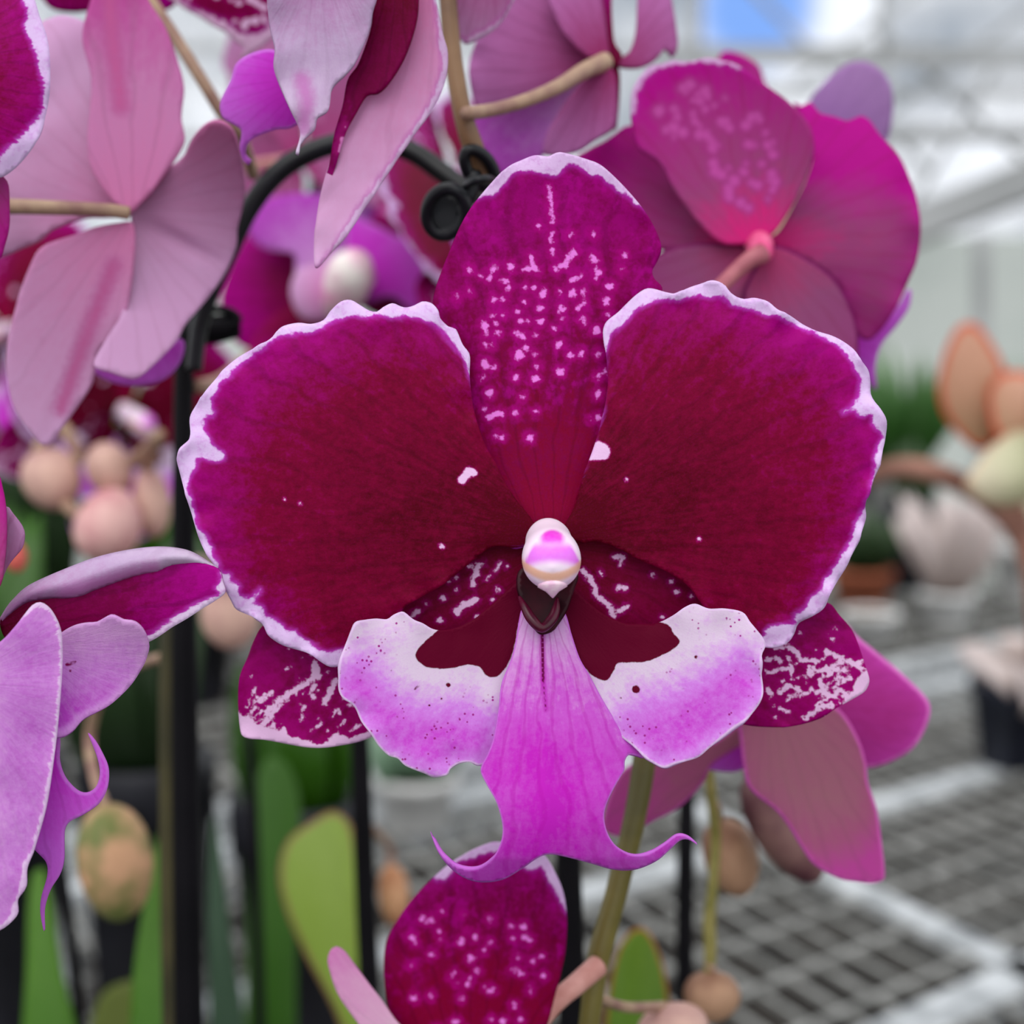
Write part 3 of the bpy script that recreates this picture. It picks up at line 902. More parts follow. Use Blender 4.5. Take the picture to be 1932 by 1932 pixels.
M['back_magenta'] = petal_mat('magenta_underside', (170, 40, 116), (190, 52, 144), (216, 74, 190), white=(240, 130, 216), fringe=(226, 80, 190), halo=None,
                              streak=0.25, vein=0.1, veins=40.0, fine=0.15, trans=0.35, bump=0.1, rimw=10.0, rimc=(244, 130, 220))
M['back_pinktop'] = petal_mat('pink_striped_underside', (236, 140, 196), (226, 146, 202), (212, 80, 172), white=(226, 190, 226), fringe=(200, 90, 180), halo=(206, 100, 170),
                              spotc=(222, 110, 170), streak=0.3, vein=0.2, veins=30.0, fine=0.15, trans=0.4, bump=0.12, halo_w=30.0, spot_soft=20.0, spot_jag=12.0)
M['back_violet'] = petal_mat('violet_underside', (150, 104, 168), (166, 118, 184), (186, 142, 200), halo=None, streak=0.25, vein=0.1, veins=30.0, fine=0.15, trans=0.35, bump=0.1)
M['back_mauve'] = petal_mat('mauve_underside', (150, 40, 96), (172, 88, 148), (190, 116, 180), white=(222, 176, 222), fringe=(190, 70, 170),
                            halo=None, streak=0.25, vein=0.2, veins=40.0, fine=0.15, trans=0.3, bump=0.12)
M['back_dusty'] = petal_mat('dusty_pink_underside', (192, 128, 142), (196, 106, 148), (214, 84, 176), white=(240, 120, 210), fringe=(226, 70, 180),
                            halo=None, streak=0.3, vein=0.14, veins=46.0, fine=0.2, trans=0.4, bump=0.12, rimw=7.0, rimc=(236, 110, 206))
M['back_white'] = petal_mat('silvery_underside', (196, 136, 190), (206, 176, 214), (220, 200, 226), white=(234, 214, 236), fringe=(210, 160, 214),
                            halo=(200, 120, 190), spotc=(206, 130, 196), streak=0.35, vein=0.1, veins=30.0, fine=0.3, trans=0.3, bump=0.2, spot_soft=20.0, spot_jag=9.0, halo_w=26.0)
M['lilac'] = petal_mat('lilac_lobe', (224, 172, 226), (208, 136, 216), (188, 72, 194), white=(236, 206, 240), fringe=(216, 140, 220), halo=None,
                       spotc=(130, 0, 80), streak=0.35, vein=0.08, veins=40.0, fine=0.45, trans=0.3, bump=0.25, spot_jag=1.5)
M['orchid'] = petal_mat('bright_purple_lip', (206, 30, 196), (210, 62, 210), (216, 112, 226), white=(226, 180, 236), fringe=(206, 90, 214), halo=None,
                        streak=0.3, vein=0.15, veins=40.0, fine=0.2, trans=0.35, bump=0.1, rimw=8.0, rimc=(214, 120, 224))
M['wine_deep'] = petal_mat('deep_wine_petal', (96, 0, 36), (122, 0, 70), (168, 0, 132), white=(230, 205, 236), fringe=(200, 70, 200), halo=(170, 20, 120),
                           spotc=(226, 130, 200), streak=0.4, vein=0.25, veins=40.0, trans=0.2)
M['stem_tan'] = plain_mat('tan_flower_stalk', (142, 106, 96), (172, 144, 118), 160.0, 0.5, 0.3)


def rnd_spots(seed, region, n, r0=3.0, r1=7.0):
    rg = random.Random(seed)
    poly = catmull(region, 12.0)
    lo, hi = poly.min(0), poly.max(0)
    out = []
    while len(out) < n:
        x, y = rg.uniform(lo[0], hi[0]), rg.uniform(lo[1], hi[1])
        if sdf_poly(np.array([[x, y]]), poly)[0] > 0:
            out.append((x, y, rg.uniform(r0, r1)))
    return out


# --- pale pink bloom seen from behind, upper left
d = 0.268
F = thing('orchid_flower', 'pale pink orchid bloom seen from behind, tan stalk at its centre, beside the black arch', 'flower', P(245, 400, d), 'moth orchid blooms')
petal('petal', [(250, 405), (262, 370), (240, 300), (215, 180), (185, 80), (160, 42), (120, 29), (95, 34), (75, 45), (60, 90), (30, 250), (-40, 300), (-70, 400), (-30, 480), (0, 486),
                (40, 470), (72, 456), (100, 432), (160, 412), (200, 410)], d + 0.006, [M['back_pale'], M['wine']], F, base=(245, 402), tip=(0, 260),
      mm=(0, 5, -6, 6), res=10, ruffle=1.5, rscale=80)
petal('petal', [(248, 402), (262, 366), (292, 334), (318, 318), (345, 296), (362, 262), (385, 238), (410, 230), (435, 245), (450, 280), (458, 320), (462, 360), (456, 400), (448, 432),
                (446, 465), (425, 515), (390, 565), (350, 612), (332, 645), (275, 701), (254, 711), (215, 700), (180, 684), (200, 640), (230, 590), (246, 520), (252, 450)],
      d + 0.005, [M['back_pale'], M['wine']], F, base=(250, 408), tip=(420, 500), mm=(0, 3, 2, -10), res=10, gfun=lambda x, y, s, t, e, D: np.clip((y - 215) / 300, 0, 1),
      zfun=lambda x, y, s, t, e: 3.0 * np.exp(-(t / 0.07) ** 2) * np.clip(s * 1.5, 0, 1) * np.clip((1.1 - s), 0, 1))
petal('dorsal_sepal', [(245, 400), (222, 388), (190, 350), (170, 310), (165, 260), (172, 150), (155, 75), (165, 20), (185, -30), (220, -60), (260, -30), (285, 10), (310, 50), (335, 120),
                       (345, 165), (340, 220), (346, 265), (322, 310), (290, 355), (262, 385)], d + 0.001, [M['back_pinktop'], M['wine']], F, base=(246, 400), tip=(225, -60),
      mm=(0, 5, -4, -22), res=9, marks=[((205, -20), (212, 80), (228, 200), 3)])
petal('lateral_sepal', [(250, 420), (225, 420), (180, 428), (150, 440), (80, 465), (55, 505), (35, 560), (15, 640), (11, 690), (22, 759), (47, 803), (80, 840), (96, 836), (109, 817),
                        (145, 767), (174, 720), (183, 672), (232, 600), (243, 560), (251, 500), (254, 450)], d, [M['back_pale'], M['wine']], F, base=(248, 420), tip=(85, 840),
      mm=(0, -3, 4, -14), res=9, marks=[((215, 500), (160, 640), (115, 770), 0.5)])
petal('lip', [(170, 690), (190, 712), (240, 728), (300, 720), (335, 690), (347, 655), (340, 638), (300, 655), (240, 600), (200, 560), (190, 640)], d + 0.016, [M['orchid']], F,
      base=(250, 560), tip=(250, 728), res=10)
tube('pedicel', [(243, 402, d - 0.0005, 13), (200, 396, d - 0.002, 13), (100, 392, d - 0.003, 14), (0, 390, d - 0.002, 15), (-80, 400, d, 15)], M['stem_tan'], F)

# --- bloom at the left edge: wine petal with broad white margin
d = 0.228
F = thing('orchid_flower', 'wine orchid petal with a broad white margin cut off by the top left edge', 'flower', P(-80, 200, d), 'moth orchid blooms')
petal('petal', [(40, -45), (62, -10), (75, 30), (90, 75), (95, 130), (92, 190), (75, 255), (50, 295), (20, 325), (-5, 336), (-60, 330), (-120, 250), (-150, 100), (-100, -40), (-20, -70)],
      d, [M['wine'], M['back_pale']], F, base=(-150, 140), tip=(95, 140), mm=(0, -4, 6, 4), res=8, ruffle=1.0,
      core=[(30, -60), (43, -10), (54, 30), (48, 52), (66, 90), (76, 130), (84, 170), (78, 215), (60, 235), (40, 260), (15, 280), (1, 292), (-5, 312), (-90, 340), (-220, 200), (-120, -120)])
petal('lateral_sepal', [(8, 335), (16, 350), (18, 390), (17, 430), (8, 465), (-4, 490), (-50, 480), (-90, 400), (-70, 320), (-20, 318)], d + 0.004, [M['back_rose'], M['wine']], F,
      base=(-80, 260), mm=(0, 2, 2, 6), res=8)

# --- top centre bloom in profile
d = 0.236
F = thing('orchid_flower', 'orchid bloom in profile with silvery pointed petal and long hanging pink sepal', 'flower', P(720, -40, d), 'moth orchid blooms')
petal('lateral_sepal', [(785, -60), (812, -30), (825, 10), (836, 65), (845, 100), (841, 150), (820, 200), (780, 255), (740, 315), (700, 375), (660, 435), (625, 475), (597, 504), (592, 470),
                        (596, 420), (606, 360), (624, 300), (650, 235), (690, 170), (735, 100), (765, 30)], d, [M['back_pale'], M['wine']], F, base=(790, -60), tip=(595, 505),
      mm=(0, 0, -5, 16), res=7, ruffle=0.6,
      core=[(700, -80), (800, -80), (812, -40), (822, 10), (828, 80), (834, 110), (830, 150), (806, 205), (770, 258), (728, 320), (690, 375), (650, 435), (590, 520), (540, 500), (560, 300)])
petal('petal', [(697, -50), (701, 0), (700, 50), (676, 120), (656, 150), (646, 200), (630, 255), (621, 310), (606, 360), (597, 430), (594, 495), (603, 440), (616, 370), (634, 310), (650, 255),
                (672, 212), (692, 180), (712, 176), (730, 160), (752, 128), (770, 90), (785, 40), (789, 0), (786, -50)], d - 0.003, [M['wine_deep'], M['back_pale']], F,
      base=(745, -50), tip=(595, 495), mm=(0, -1, 2, -30), res=6, marks=[((646, 260), (641, 285), 3), (636, 330, 2), (652, 240, 2)])
petal('petal', [(506, -50), (506, 0), (512, 50), (521, 90), (520, 130), (535, 175), (548, 205), (557, 225), (566, 250), (563, 270), (558, 287), (564, 290), (567, 272), (572, 264), (590, 245),
                (597, 222), (620, 205), (627, 165), (650, 140), (670, 118), (690, 75), (701, 30), (703, -50)], d - 0.006, [M['back_white'], M['wine']], F, base=(600, -60), tip=(562, 290),
      mm=(0, 2, -4, -16), res=6, ruffle=1.5, rscale=60, bumpy=1.2, marks=[((570, 150), (580, 190), (572, 240), 2)])
petal('lip', [(415, 195), (420, 222), (440, 235), (455, 247), (452, 280), (460, 305), (470, 312), (473, 306), (462, 295), (465, 275), (480, 260), (520, 245), (545, 243), (565, 230), (575, 180),
              (555, 120), (520, 95), (500, 93), (470, 102), (445, 120), (435, 150)], d + 0.006, [M['orchid']], F, base=(570, 150), tip=(415, 205), mm=(0, 3, 2, 8), res=7)

# --- spotted petals high above, between the stalk and the silvery petal
d = 0.30
F = thing('orchid_flower', 'blotched magenta orchid petal hanging in from the top edge, above the small purple lip', 'flower', P(420, -60, d), 'moth orchid blooms')
reg = [(320, -40), (420, 40), (470, 60), (510, 20), (500, -40)]
petal('petal', [(290, -40), (340, 12), (372, 30), (400, 48), (425, 62), (442, 78), (460, 92), (455, 112), (482, 96), (522, 62), (545, 0), (545, -60), (400, -90)], d, [M['wine_veined'], M['back']], F,
      base=(430, -90), tip=(455, 110), mm=(0, 3, 4, 8), res=8, marks=rnd_spots(4, reg, 26, 4, 9),
      core=[(280, -100), (300, -60), (350, 10), (380, 22), (430, 45), (446, 62), (470, 66), (510, 50), (530, 0), (560, -100)])
F = thing('orchid_flower', 'sliver of dark wine orchid petal at the top edge, behind the pale pink bloom', 'flower', P(110, -60, d + .01), 'moth orchid blooms')
petal('petal', [(60, -60), (78, -5), (100, 18), (140, 24), (170, 22), (230, 30), (330, 10), (300, -70), (180, -110)], d + .012, [M['wine_deep'], M['back']], F, base=(170, -110), mm=(0, 3, 3, 5), res=10)

# --- rose bloom from behind, top right of centre
d = 0.288
F = thing('orchid_flower', 'mauve orchid bloom seen from behind at the top, right of the brown flower spike', 'flower', P(1140, 115, d), 'moth orchid blooms')
petal('petal', [(1135, 118), (1090, 80), (1062, 25), (1030, -30), (980, -50), (935, -20), (905, 60), (885, 120), (890, 180), (905, 206), (950, 208), (1010, 190), (1062, 156), (1115, 132)],
      d + 0.005, [M['back_mauve'], M['wine']], F, base=(1138, 118), tip=(900, 60), mm=(0, 4, -3, 8), res=10, ruffle=1.0)
petal('petal', [(1150, 118), (1185, 100), (1200, 60), (1204, -10), (1215, -60), (1258, -60), (1268, 0), (1276, 50), (1279, 85), (1270, 108), (1256, 92), (1235, 116), (1205, 128), (1170, 126)],
      d + 0.005, [M['back_mauve'], M['wine']], F, base=(1150, 120), tip=(1260, -40), mm=(0, 6, 2, 8), res=9)
petal('dorsal_sepal', [(1140, 114), (1112, 108), (1085, 85), (1055, 45), (1030, -30), (1060, -80), (1110, -80), (1132, -20), (1146, 70), (1150, 106)], d, [M['back_mauve'], M['wine']], F,
      base=(1140, 112), tip=(1080, -80), mm=(0, 2, 2, -8), res=9)
petal('petal', [(1150, 112), (1136, 90), (1126, 40), (1120, -40), (1150, -50), (1155, 30), (1160, 80), (1174, 104), (1164, 124)], d + 0.001, [M['wine_deep'], M['back_mauve']], F,
      base=(1150, 120), tip=(1135, -50), mm=(0, 4, 0, 6), res=8)
petal('lateral_sepal', [(1140, 122), (1098, 155), (1065, 195), (1048, 222), (1030, 255), (1025, 290), (1048, 294), (1090, 286), (1122, 264), (1158, 238), (1164, 190), (1160, 140)],
      d - 0.002, [M['back_mauve'], M['wine']], F, base=(1145, 122), tip=(1040, 292), mm=(0, -2, 3, -10), res=9)
petal('lateral_sepal', [(1155, 120), (1168, 130), (1170, 170), (1164, 240), (1156, 246), (1150, 200), (1148, 150)], d + 0.002, [M['wine_deep'], M['back_mauve']], F, base=(1156, 122), tip=(1160, 244), res=8)
petal('lip', [(1110, 130), (1045, 160), (1000, 192), (940, 200), (895, 214), (880, 245), (905, 280), (930, 320), (965, 340), (1005, 310), (1040, 280), (1070, 230), (1110, 180)], d + 0.010, [M['lilac'], M['lilac']], F,
      base=(1110, 140), tip=(900, 260), mm=(0, 5, 2, 6), res=10)
tube('pedicel', [(1142, 116, d - 0.001, 18), (1100, 135, d - 0.006, 16), (1050, 165, d - 0.012, 14), (990, 190, d - 0.017, 13), (930, 207, d - 0.021, 13), (878, 214, 0.2585, 13)], M['stem_tan'], F)

d = 0.252
F = thing('orchid_flower', 'pink orchid petal tip with a pale rim, top edge, overlapping the brown flower spike', 'flower', P(900, -60, d), 'moth orchid blooms')
petal('petal', [(870, -70), (1000, -70), (988, -30), (971, 0), (949, 39), (925, 62), (905, 74), (880, 84), (868, 74), (862, 40), (855, -10)], d + 0.012, [M['back'], M['wine']], F, base=(930, -90), tip=(880, 84),
      mm=(0, 2, 2, 6), res=8, core=[(820, -100), (990, -100), (965, 0), (944, 34), (905, 62), (868, 74), (840, 20)])

# --- large rose bloom from behind, right
d = 0.285
H = thing('orchid_flower', 'large rose pink orchid bloom seen from behind, above the sharp wine bloom', 'flower', P(1435, 455, d), 'moth orchid blooms')
petal('petal', [(1432, 462), (1363, 452), (1305, 385), (1265, 310), (1230, 262), (1190, 236), (1160, 252), (1142, 265), (1110, 282), (1085, 300), (1100, 335), (1140, 385), (1190, 440), (1250, 472), (1340, 468)],
      d + 0.007, [M['back_rose'], M['wine']], H, base=(1432, 460), tip=(1100, 300), mm=(0, 6, -3, 6), res=10, ruffle=1.0)
petal('petal', [(1436, 458), (1470, 436), (1495, 392), (1520, 342), (1534, 288), (1520, 235), (1498, 192), (1512, 200), (1530, 192), (1545, 212), (1575, 220), (1600, 228), (1622, 218), (1640, 226),
                (1660, 254), (1694, 292), (1721, 348), (1734, 397), (1735, 458), (1721, 513), (1694, 574), (1668, 616), (1640, 642), (1616, 630), (1600, 580), (1572, 526), (1517, 487), (1467, 466)],
      d + 0.006, [M['back_rose'], M['wine']], H, base=(1436, 460), tip=(1735, 420), mm=(0, 6, -9, 9), res=10, ruffle=1.2, rscale=60,
      gfun=lambda x, y, s, t, e, D: np.clip(D['pr'] * 100 / 190, 0, 1) * (0.40 + 0.55 * np.clip((440 - y) / 130, 0, 1) + 0.35 * np.exp(-e / 30)))  # magenta top, muted lower half: light passing through, put into the colour
reg = [(1225, 180), (1300, 150), (1400, 180), (1470, 270), (1450, 380), (1400, 390), (1300, 300), (1240, 230)]
petal('dorsal_sepal', [(1435, 458), (1400, 460), (1363, 458), (1324, 425), (1274, 359), (1247, 309), (1208, 281), (1197, 248), (1192, 210), (1197, 165), (1225, 127), (1250, 120), (1269, 114), (1300, 116),
                       (1335, 109), (1365, 115), (1390, 122), (1445, 160), (1500, 204), (1528, 243), (1534, 287), (1517, 342), (1489, 397), (1462, 436)], d, [M['back_rose'], M['wine']], H,
      base=(1432, 458), tip=(1310, 110), mm=(0, 3, -5, -18), res=7, marks=rnd_spots(8, reg, 70, 4, 10), R=370,
      core=[(1170, 300), (1185, 230), (1198, 205), (1204, 168), (1232, 136), (1270, 124), (1335, 118), (1388, 126), (1450, 150), (1560, 220), (1560, 420), (1430, 520), (1300, 480)])
petal('lateral_sepal', [(1430, 468), (1374, 461), (1307, 460), (1250, 476), (1205, 520), (1205, 590), (1260, 640), (1340, 640), (1395, 590), (1425, 530), (1440, 490)], d + 0.002, [M['back_rose_shaded'], M['wine']], H,
      base=(1432, 466), tip=(1220, 600), mm=(0, 4, -2, -10), res=10)
petal('lateral_sepal', [(1440, 478), (1467, 464), (1517, 485), (1572, 524), (1605, 579), (1620, 640), (1610, 710), (1550, 750), (1470, 700), (1420, 620), (1402, 560), (1420, 515)], d + 0.001,
      [M['back_rose_shaded'], M['wine']], H, base=(1440, 474), tip=(1570, 740), mm=(0, 4, -2, -10), res=10)
petal('lip', [(1716, 545), (1716, 578), (1692, 615), (1664, 650), (1652, 690), (1654, 735), (1640, 722), (1620, 680), (1585, 650), (1540, 600), (1600, 585), (1680, 590)], d + 0.020, [M['orchid']], H,
      base=(1540, 600), tip=(1716, 550), res=9, mm=(0, 2, 2, 6))
nub = lathe('column', P(1428, 450, d + 0.004), P(1440, 485, d - 0.004), [(0, 0.0026), (0.4, 0.0026), (0.75, 0.0022), (1, 0.0012)], plain_mat('rosy_stalk_joint', (206, 60, 120), (226, 110, 150), 300.0), H, seg=20)
tube('pedicel', [(1438, 478, d - 0.003, 20), (1415, 490, d - 0.004, 17), (1380, 520, d - 0.004, 15), (1340, 560, d - 0.006, 15), (1280, 610, d - 0.010, 15), (1210, 620, d - 0.012, 15)],
     plain_mat('rosy_stalk', (160, 86, 100), (186, 112, 120), 200.0), H)

d = 0.35
F = thing('orchid_flower', 'lavender orchid bloom half hidden behind the large rose bloom, nearest the blue sky patch', 'flower', P(1540, 270, d), 'moth orchid blooms')
petal('petal', [(1500, 260), (1528, 188), (1546, 165), (1567, 143), (1600, 119), (1638, 117), (1672, 143), (1685, 182), (1681, 243), (1660, 290), (1600, 330), (1520, 320)], d, [M['back_violet'], M['wine']], F,
      base=(1530, 310), tip=(1660, 125), mm=(0, 3, -3, 10), res=12)
petal('dorsal_sepal', [(1350, 130), (1363, 98), (1385, 98), (1410, 108), (1434, 127), (1446, 160), (1500, 250), (1530, 300), (1480, 310), (1400, 220)], d + 0.002, [M['back_rose'], M['wine']], F, base=(1520, 310), tip=(1365, 98),
      mm=(0, 3, -3, 8), res=12)
tube('pedicel', [(1525, 305, d, 16), (1480, 400, d - 0.02, 16), (1440, 520, d - 0.03, 16), (1380, 640, d - 0.04, 16), (1205, 660, 0.30, 16)], M['stem_tan'], F)

# --- blurred bloom between the arch and the sharp bloom
d = 0.43
J = thing('orchid_flower', 'blurred orchid bloom with lilac lobes and creamy centre, seen under the black arch', 'flower', P(620, 540, d), 'moth orchid blooms')
petal('petal', [(600, 540), (560, 480), (520, 445), (478, 432), (440, 490), (415, 560), (425, 610), (450, 650), (500, 660), (560, 620)], d + 0.004, [M['wine_deep'], M['back']], J, base=(620, 545), tip=(420, 580),
      mm=(0, -3, 5, 6), res=14, marks=[])
petal('petal', [(640, 540), (690, 500), (700, 420), (760, 300), (800, 290), (860, 330), (880, 400), (850, 520), (800, 590), (720, 600)], d + 0.006, [M['wine_deep'], M['back']], J, base=(635, 550), tip=(860, 380),
      mm=(0, -3, 5, 6), res=14, marks=rnd_spots(5, [(720, 310), (800, 310), (850, 380), (780, 430), (720, 400)], 18, 5, 10))
petal('lateral_sepal', [(610, 560), (560, 575), (510, 600), (470, 650), (480, 720), (560, 720), (620, 650), (635, 590)], d + 0.003, [M['wine_veined'], M['back']], J, base=(620, 560), tip=(490, 720), res=14)
lj = petal('lip', [(620, 540), (560, 520), (555, 480), (500, 470), (470, 440), (480, 400), (520, 370), (600, 366), (650, 390), (650, 450), (640, 500)], d - 0.004, [M['lilac'], M['lilac']], J, base=(615, 545), tip=(500, 400),
           mm=(0, -4, 4, 10), res=12)
petal('side_lobe', [(640, 540), (650, 480), (655, 410), (700, 420), (770, 450), (850, 425), (870, 480), (850, 560), (800, 600), (740, 560), (690, 570)], d - 0.005, [M['orchid'], M['orchid']], lj, base=(635, 545), tip=(850, 500),
      mm=(0, -4, 4, 10), res=12)
petal('side_lobe', [(640, 500), (600, 478), (566, 500), (548, 550), (570, 600), (630, 605), (668, 580), (660, 530)], d - 0.006, [M['back_pale'], M['lilac']], lj, base=(640, 550), tip=(552, 550), mm=(0, -3, 3, 6), res=12)
cj = plain_mat('creamy_column', (226, 150, 190), (240, 232, 226), 130.0)
lathe('column', P(636, 585, d - 0.004), P(676, 480, d - 0.02), [(0, 0.004), (0.3, 0.0058), (0.7, 0.0066), (0.92, 0.004), (1, 0.0003)], cj, J, seg=24)
tube('pedicel', [(622, 552, d + 0.004, 18), (560, 620, d + 0.012, 16), (470, 680, d + 0.004, 16), (420, 720, 0.40, 16), (372, 730, 0.3365, 14)], M['stem_tan'], J)

# --- lower left bloom, close to the camera
d = K_D = 0.214
K = thing('orchid_flower', 'orchid bloom with a rolled lilac topped petal and a forked purple lip, lower left edge', 'flower', P(-20, 1200, d), 'moth orchid blooms')
petal('petal', [(0, 1178), (14, 1150), (40, 1126), (90, 1104), (160, 1086), (254, 1066), (320, 1058), (370, 1060), (411, 1073), (420, 1098), (424, 1118), (405, 1134), (384, 1147), (355, 1166), (326, 1183), (279, 1212),
                (200, 1232), (100, 1242), (20, 1215)], d + 0.006, [M['wine_deep'], M['back_white']], K, base=(0, 1190), tip=(424, 1105), mm=(0, 2, -2, 14), res=7,
      core=[(-20, 1100), (100, 1060), (300, 1030), (400, 1040), (418, 1080), (410, 1108), (416, 1122), (388, 1134), (372, 1140), (322, 1172), (280, 1199), (200, 1240), (0, 1280)])
petal('petal_fold', [(-6, 1180), (8, 1152), (22, 1133), (54, 1104), (127, 1071), (188, 1049), (254, 1035), (308, 1031), (355, 1038), (391, 1057), (411, 1073), (390, 1070), (370, 1066), (345, 1067), (319, 1071),
                (300, 1080), (254, 1089), (181, 1114), (152, 1126), (120, 1130), (101, 1129), (54, 1136), (29, 1151)], d + 0.0035, [M['back_white'], M['wine_deep']], K, base=(0, 1175), tip=(410, 1072),
      mm=(0, 2, -1, 0), res=6, zfun=lambda x, y, s, t, e: 2.6 * np.exp(-e / 14.0), marks=[((120, 1120), (200, 1096), (290, 1072), 0)])
kl = petal('lip', [(109, 1380), (112, 1435), (123, 1467), (145, 1491), (163, 1496), (180, 1486), (188, 1462), (185, 1435), (175, 1406), (166, 1383), (179, 1396), (193, 1420), (205, 1450), (203, 1486), (188, 1515), (159, 1536),
              (131, 1551), (121, 1569), (120, 1623), (112, 1652), (94, 1681), (83, 1717), (83, 1757), (76, 1721), (78, 1692), (89, 1652), (87, 1627), (65, 1602), (40, 1560), (36, 1480), (45, 1400), (70, 1340)],
           d + 0.001, [M['orchid'], M['orchid']], K, base=(70, 1350), tip=(100, 1600), mm=(0, -2, 2, 4), res=6, thick=0.5)
petal('side_lobe', [(100, 1205), (125, 1188), (145, 1180), (165, 1177), (181, 1176), (207, 1163), (220, 1166), (232, 1172), (254, 1176), (272, 1194), (281, 1223), (273, 1252), (268, 1261), (246, 1294), (207, 1330), (159, 1355),
                    (138, 1377), (116, 1388), (70, 1384), (45, 1300), (70, 1230)], d + 0.003, [M['lilac'], M['lilac']], kl, base=(80, 1230), tip=(250, 1290), mm=(0, -1, 2, -8), res=7, thick=0.5,
      marks=[((126, 1254), (134, 1252), (141, 1249), 3.0), (133, 1266, 2.5)], gfun=lambda x, y, s, t, e, D: np.clip((y - 1180) / 180, 0, 1) * np.clip(e / 20, 0.4, 1))
petal('side_lobe', [(62, 1141), (76, 1136), (90, 1143), (101, 1156), (112, 1178), (117, 1200), (118, 1254), (112, 1341), (101, 1435), (87, 1522), (65, 1602), (51, 1638), (49, 1674), (33, 1699), (31, 1728), (0, 1755), (-40, 1760),
                    (-110, 1600), (-120, 1400), (-60, 1260), (5, 1207), (29, 1181), (47, 1158)], d - 0.006, [M['lilac'], M['lilac']], kl, base=(-60, 1330), tip=(40, 1700), mm=(0, 0, 0, 12), res=7, thick=0.5, bumpy=0.8,
      core=[(-200, 1200), (30, 1170), (70, 1146), (92, 1153), (106, 1180), (110, 1210), (112, 1254), (106, 1341), (95, 1435), (80, 1522), (58, 1602), (40, 1640), (30, 1690), (0, 1745), (-200, 1800)],
      gfun=lambda x, y, s, t, e, D: 0.25 + 0.35 * np.exp(-((x - 60) / 70) ** 2) * np.clip((y - 1130) / 60, 0, 1))
petal('dorsal_sepal', [(-10, 890), (4, 920), (11, 962), (12, 1010), (8, 1060), (-4, 1110), (-60, 1160), (-90, 1050), (-60, 920)], d - 0.002, [M['back_rose'], M['wine']], K, base=(-60, 1180), tip=(-10, 890), mm=(0, 2, 2, 6), res=8)
petal('petal', [(8, 955), (22, 968), (40, 992), (45, 1010), (40, 1034), (22, 1056), (10, 1074), (0, 1100), (-30, 1180), (-40, 1060)], d + 0.004, [M['back'], M['wine']], K, base=(-20, 1180), tip=(42, 1005), res=8)

# --- bloom below the lip, turned away downwards
d = 0.248
L = thing('orchid_flower', 'orchid bloom with one wine sepal flecked pink, just under the lip tendrils', 'flower', P(900, 1990, d + 0.01), 'moth orchid blooms')
reg = [(770, 1800), (800, 1730), (850, 1720), (1020, 1760), (1030, 1840), (1000, 1930), (800, 1940)]
petal('dorsal_sepal', [(890, 1605), (915, 1594), (937, 1590), (985, 1594), (1028, 1616), (1049, 1649), (1064, 1688), (1070, 1739), (1067, 1794), (1060, 1830), (1046, 1884), (1030, 1940), (990, 2010), (920, 2040), (820, 2030), (760, 1980),
                       (742, 1932), (729, 1884), (724, 1826), (729, 1775), (752, 1732), (781, 1692), (817, 1656), (854, 1625)], d, [M['wine_spotted'], M['back']], L, base=(890, 2050), tip=(960, 1590),
      mm=(6, -4, 1, 20), res=6, marks=rnd_spots(21, reg, 52, 1.5, 5.5), ruffle=0.6,
      gfun=lambda x, y, s, t, e, D: np.clip((1900 - y) / 280, 0, 1) * 0.8 + 0.25 * np.exp(-e / 40),
      core=[(700, 1600), (830, 1660), (862, 1628), (900, 1614), (930, 1606), (955, 1612), (1000, 1640), (1020, 1634), (1040, 1665), (1056, 1700), (1080, 1740), (1100, 1900), (1000, 2100), (700, 2100), (650, 1800)])
petal('petal', [(633, 1786), (622, 1795), (618, 1812), (622, 1832), (636, 1873), (665, 1917), (695, 1952), (770, 2000), (800, 1980), (765, 1945), (745, 1924), (720, 1888), (694, 1855), (665, 1816), (648, 1794)], d + 0.003,
      [M['back_blush'], M['wine']], L, base=(830, 2020), tip=(622, 1792), mm=(0, 0, 3, 0), res=7,
      core=[(560, 1700), (640, 1700), (900, 1990), (800, 2060), (600, 1900)])
tube('pedicel', [(900, 2030, d + 0.008, 20), (980, 1970, d + 0.010, 20), (1045, 1894, d + 0.012, 19), (1090, 1855, d + 0.015, 20), (1128, 1822, 0.2665, 21)], M['pedicel'], L)

# --- right lower bloom from behind
d = 0.275
N = thing('orchid_flower', 'dusty pink orchid bloom seen from behind at the lower right, over the wire bench', 'flower', P(1480, 1330, d), 'moth orchid blooms')
petal('petal', [(1500, 1330), (1540, 1250), (1562, 1180), (1590, 1172), (1617, 1200), (1655, 1231), (1700, 1269), (1746, 1314), (1756, 1339), (1746, 1376), (1721, 1414), (1679, 1439), (1638, 1449), (1600, 1430), (1540, 1390)],
      d + 0.005, [M['back_magenta'], M['wine']], N, base=(1490, 1330), tip=(1755, 1335), mm=(0, 3, -2, 10), res=9,
      gfun=lambda x, y, s, t, e, D: np.clip(0.55 + 0.45 * np.exp(-e / 30), 0, 1))
petal('dorsal_sepal', [(1398, 1340), (1398, 1400), (1410, 1476), (1427, 1499), (1464, 1528), (1489, 1559), (1514, 1600), (1539, 1633), (1584, 1658), (1615, 1664), (1646, 1667), (1667, 1660), (1669, 1640), (1665, 1600), (1655, 1530),
                       (1638, 1476), (1634, 1439), (1617, 1389), (1584, 1340), (1520, 1300), (1450, 1300)], d, [M['back_dusty'], M['wine']], N, base=(1470, 1310), tip=(1655, 1665), mm=(0, -3, 2, -16), res=8, R=420,
      gfun=lambda x, y, s, t, e, D: np.clip(0.15 + 1.0 * np.clip((s - 0.45) / 0.5, 0, 1) ** 2 + 0.35 * np.exp(-e / 22), 0, 1))
